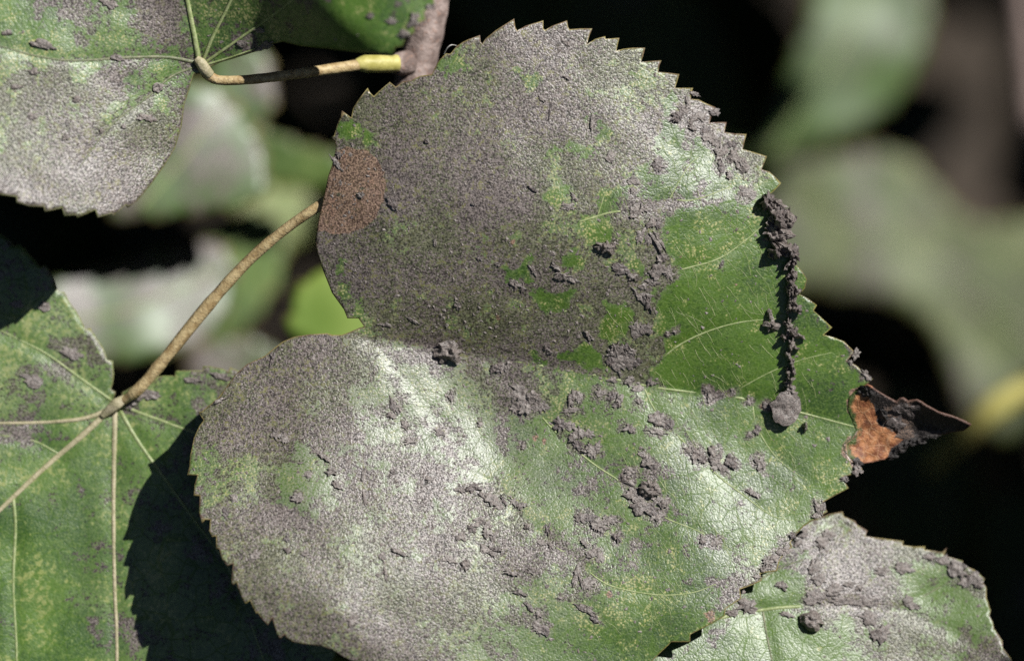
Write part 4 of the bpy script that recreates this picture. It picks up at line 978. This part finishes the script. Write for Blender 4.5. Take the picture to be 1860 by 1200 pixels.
far_leaf([(1400,308),(1480,296),(1570,276),(1640,288),(1690,340),(1750,400),(1830,410),(1930,400),(2040,480),(2080,620),(2010,760),(1900,800),(1780,760),(1742,690),(1700,590),(1620,535),(1500,520),(1400,520),(1340,430)], 22,
    [(1500,400,-.05,-.08),(1650,420,-.22,-.22),(1600,340,-.26,-.24),(1760,500,-.12,-.12),(1830,620,.0,-.05),(1800,450,-.1,-.1),(1900,700,.1,0),(1740,620,-.24,-.24)], BM_KHAKI,
    'broad blurred khaki leaf behind the black soot strand', [(1420,320),(1600,295),(1680,350),(1740,420),(1860,430),(1900,600),(1850,720),(1740,660),(1620,520),(1420,500)], [(1960,700),(1800,560),(1620,440),(1440,360)], 32)
far_leaf([(262,172),(330,150),(400,170),(452,225),(480,300),(474,350),(420,372),(330,385),(262,392),(200,384),(170,300),(200,220)], 9,
    [(380,240,-.30,-.28),(420,300,-.28,-.26),(350,200,-.25,-.25),(300,360,.0,-.05),(420,360,.1,.0),(250,300,-.2,-.2)], BM_GREY,
    'blurred grey leaf with a green rim seen past the edge of the glossy leaf', [(330,170),(440,230),(470,340),(380,375),(280,370)], [(250,380),(330,290),(400,190)], 33)
far_leaf([(92,520),(180,488),(270,462),(340,442),(400,452),(424,500),(410,560),(370,612),(300,640),(210,650),(120,645),(60,600)], 10,
    [(250,550,-.30,-.27),(350,500,-.24,-.22),(300,620,-.2,-.15),(150,560,-.28,-.26),(200,630,-.1,-.1)], BM_GREY,
    'blurred pale grey leaf crossing behind the tan stalk', [(110,530),(340,450),(410,480),(390,590),(200,640),(110,630)], [(100,590),(240,560),(400,490)], 34)
far_leaf([(532,565),(555,515),(605,495),(670,500),(720,540),(700,610),(640,640),(570,625),(535,600)], 8,
    [(580,560,-.05,-.05),(640,520,-.1,-.1),(560,620,0,-.1)], BM_GREEN, 'bright green blurred leaf filling the notch beside the large leaf', [(530,540),(600,490),(650,520),(640,600),(550,630)], None, 35)
far_leaf([(380,420),(430,392),(490,390),(512,440),(500,510),(460,570),(410,620),(372,640),(352,600),(370,520)], 13,
    [(440,480,-.1,-.1),(420,560,0,-.05),(480,420,-.15,-.1)], BM_MID, 'small blurred mid-green leaf behind the middle of the tan stalk', [(400,420),(500,400),(490,520),(420,600),(380,600)], None, 36)
far_leaf([(430,352),(480,340),(545,352),(580,390),(560,430),(500,440),(450,420)], 15,
    [(500,390,-.2,-.2)], BM_LIME, 'small pale yellowish blurred leaf above the tan stalk', [(450,360),(560,360),(550,420),(470,420)], None, 37)
far_leaf([(360,190),(430,210),(500,250),(560,270),(620,290),(600,330),(540,330),(470,320),(420,290),(370,240)], 12,
    [(480,280,.0,.05),(560,300,.05,0)], BM_MID, 'narrow dim green blurred leaf below the tan stalk of the glossy leaf', [(440,250),(560,285),(590,315),(480,310)], None, 38)
far_leaf([(340,645),(420,618),(490,632),(500,680),(440,705),(370,700)], 12,
    [(430,660,-.1,-.1)], BM_GREY, 'dusky blurred leaf peeking above the lower lobe of the large leaf', [(360,650),(470,640),(480,680),(400,690)], None, 39)
far_leaf([(380,120),(420,88),(470,92),(492,140),(488,200),(450,230),(400,200)], 11,
    [(440,150,-.22,-.2),(480,200,0,0)], BM_GREY, 'small dusty leaf in the gap under the tan stalk of the glossy leaf', [(390,130),(470,110),(470,190),(430,200)], None, 40)
# dim leaves in the shade
far_leaf([(1050,-120),(1180,-80),(1290,40),(1350,180),(1330,300),(1250,330),(1130,240),(1020,80)], 24, [(1200,100,.05,.1)], BM_DULL, 'dim shaded leaf behind the upper serrated margin', None, [(1060,-80),(1180,90),(1310,290)], 41)
far_leaf([(1640,700),(1760,840),(1800,960),(1740,1020),(1620,980),(1560,880),(1570,780)], 20, [(1680,880,.0,.1)], BM_DULL, 'dim brownish shaded leaf behind the withered tip', None, [(1640,720),(1690,850),(1730,1000)], 42)
far_leaf([(1820,900),(1920,940),(1980,1080),(1960,1220),(1860,1240),(1800,1120),(1790,980)], 18, [(1880,1060,.0,.1)], BM_DULL, 'dim shaded leaf beyond the rounded margin of the lower leaf', None, None, 43)
far_leaf([(820,-160),(920,-130),(1000,-40),(1010,60),(950,110),(860,60),(800,-40)], 26, [(900,0,.1,.1)], BM_DULL, 'dim shaded leaf behind the top teeth of the large leaf', None, None, 44)
# stalks further back
st = empty('leaf_stalk', 1790, 745, -2100, 'blurred yellowish leaf stalk behind the withered tip', 'stalk')
tube('stalk', st, [(2050,560),(1940,650),(1860,705),(1800,745),(1750,790),(1690,850)], [-2100] * 4 + [-2150, -2250], [26, 26, 28, 30, 26, 18], M_YELLOW, flat=1, sides=12)
lit_points([(1760,730),(1860,670),(1880,720),(1780,790)], -2100, 20, 9)
st2 = empty('twig', 1860, 0, -3700, 'blurred pinkish twig at the dark gap beside the broad khaki leaf', 'twig')
tube('bark', st2, [(1830,-300),(1850,-60),(1866,60),(1890,300),(1960,900)], [-3700] * 5, [26, 28, 30, 32, 36], M_TWIG, flat=1, sides=12)
lit_points([(1830,-40),(1880,-40),(1885,80),(1850,80)], -3700, 15, 10)

# ------------------------------------------------------------------ foliage behind, unseen leaves added for shade, and the ground
def foliage_mass():
    rng = np.random.RandomState(12)
    P = np.concatenate(LIT); Lv = np.array(L_CAM); Fc = np.array([0, 0, -FOCUS])
    a = np.cross(Lv, [0, 1.0, 0]); a /= np.linalg.norm(a); b = np.cross(Lv, a)
    cand = []
    n = 11000
    t = rng.uniform(0.07, 0.50, n); r = rng.uniform(-.62, .62, (n, 2))
    cand.append(Fc + Lv * t[:, None] + a * r[:, :1] + b * r[:, 1:])  # unseen leaves added on the sun side to shade the background
    m = 3200
    rs = rng.normal(0, 1, (6000, 3)); rs /= np.linalg.norm(rs, axis=1)[:, None]
    cand.append(Fc + rs * rng.uniform(.14, .62, (6000, 1)))  # more unseen leaves added around to hold back sky light
    deep = np.column_stack([rng.uniform(-.6, .6, m), rng.uniform(-.5, .5, m), -FOCUS - rng.uniform(.34, .75, m)])
    cand.append(deep)
    C = np.concatenate(cand)
    rad = rng.uniform(.014, .036, len(C))
    q = C - Fc
    keep = np.ones(len(C), bool)
    for j in range(len(C)):
        v = C[j] - P; tt = v @ Lv
        d = np.linalg.norm(v - tt[:, None] * Lv, axis=1)
        if np.any((tt > -0.02) & (d < rad[j] * .8 + 0.003)): keep[j] = False; continue
        D = -C[j, 2]
        ang = math.hypot(C[j, 0], C[j, 1])
        infr = D > 0 and abs(C[j, 0]) < D * .118 + rad[j] + .02 and abs(C[j, 1]) < D * .078 + rad[j] + .02
        if infr and D < FOCUS + .33: keep[j] = False; continue
        if q[j, 2] > -0.02 and ang < .085 + max(0, q[j, 2]) * .45: keep[j] = False; continue
        if D < 0.02: keep[j] = False
    C = C[keep]; rad = rad[keep]
    prof = [(0, 0), (.35, .55), (.62, .75), (.62, 1.15), (.36, 1.6), (0, 2.1)]
    V = []; F = []
    for j in range(len(C)):
        s = rad[j]
        az = rng.uniform(0, 6.283)
        nrm = Lv + rng.normal(0, .38, 3); nrm /= np.linalg.norm(nrm)
        e1 = np.cross(nrm, [math.cos(az), math.sin(az), .2]); e1 /= np.linalg.norm(e1); e2 = np.cross(nrm, e1)
        o = len(V); fold = rng.uniform(.1, .35)
        for (w, l) in prof: V.append(C[j] + s * (e1 * (l - 1) + nrm * (-.15 * (l - 1) ** 2)))
        for sgn in (-1, 1):
            for (w, l) in prof[1:5]: V.append(C[j] + s * (e1 * (l - 1) + e2 * sgn * w + nrm * (w * fold - .15 * (l - 1) ** 2)))
        for k2 in range(2):
            z = o + 6 + 4 * k2
            seq = [(o, o + 1, z), (o + 1, o + 2, z + 1, z), (o + 2, o + 3, z + 2, z + 1), (o + 3, o + 4, z + 3, z + 2), (o + 4, o + 5, z + 3)]
            F += seq
    me = mesh_np('shrub_shade_foliage', V, F)
    o = link_mesh('shrub_shade_foliage', me, simple_material('foliage_deep_green', (0.012, 0.026, 0.006), (0.030, 0.055, 0.012), 300, 0.6, 0.3, 0, 8))
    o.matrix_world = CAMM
    o['kind'] = 'stuff'; o['label'] = 'dark green foliage behind the leaves, with unseen leaves added around to shade it'; o['category'] = 'foliage'
    print('foliage leaves', len(C))
foliage_mass()

gk = NT('soil')
gk.coords(30)
tc = gk.n('ShaderNodeTexCoord'); gk.P = tc.outputs['Object']
gn = gk.noise(.03, 4, .6); gn2 = gk.noise(.4, 3)
gk.put(gk.bsdf.inputs['Base Color'], gk.mix(gk.step(gk.math('MULTIPLY_ADD', gn, .6, gk.math('MULTIPLY', gn2, .4)), .35, .65), (.022, .016, .011), (.075, .055, .036)))
gk.bsdf.inputs['Roughness'].default_value = .95
bm_ = gk.n('ShaderNodeBump'); bm_.inputs['Distance'].default_value = .01
gk.put(bm_.inputs['Height'], gn); gk.put(gk.bsdf.inputs['Normal'], bm_.outputs[0])
G = 80
nx = 60
gx, gy = np.meshgrid(np.linspace(-1, 1, nx), np.linspace(-1, 1, nx))
gx = np.sign(gx) * np.abs(gx) ** 3 * G; gy = np.sign(gy) * np.abs(gy) ** 3 * G
gz = (vnoise(gx.ravel() + 200, gy.ravel() + 200, .35, 5) - .5) * .03
gv = np.column_stack([gx.ravel(), gy.ravel(), gz])
gf = [(j * nx + i, j * nx + i + 1, (j + 1) * nx + i + 1, (j + 1) * nx + i) for j in range(nx - 1) for i in range(nx - 1)]
g = link_mesh('ground', mesh_np('ground', gv, gf), gk.m)
g['kind'] = 'structure'; g['label'] = 'bare dark soil under the shrub'

for o in list(bpy.data.objects):
    if '_o' in o: del o['_o']
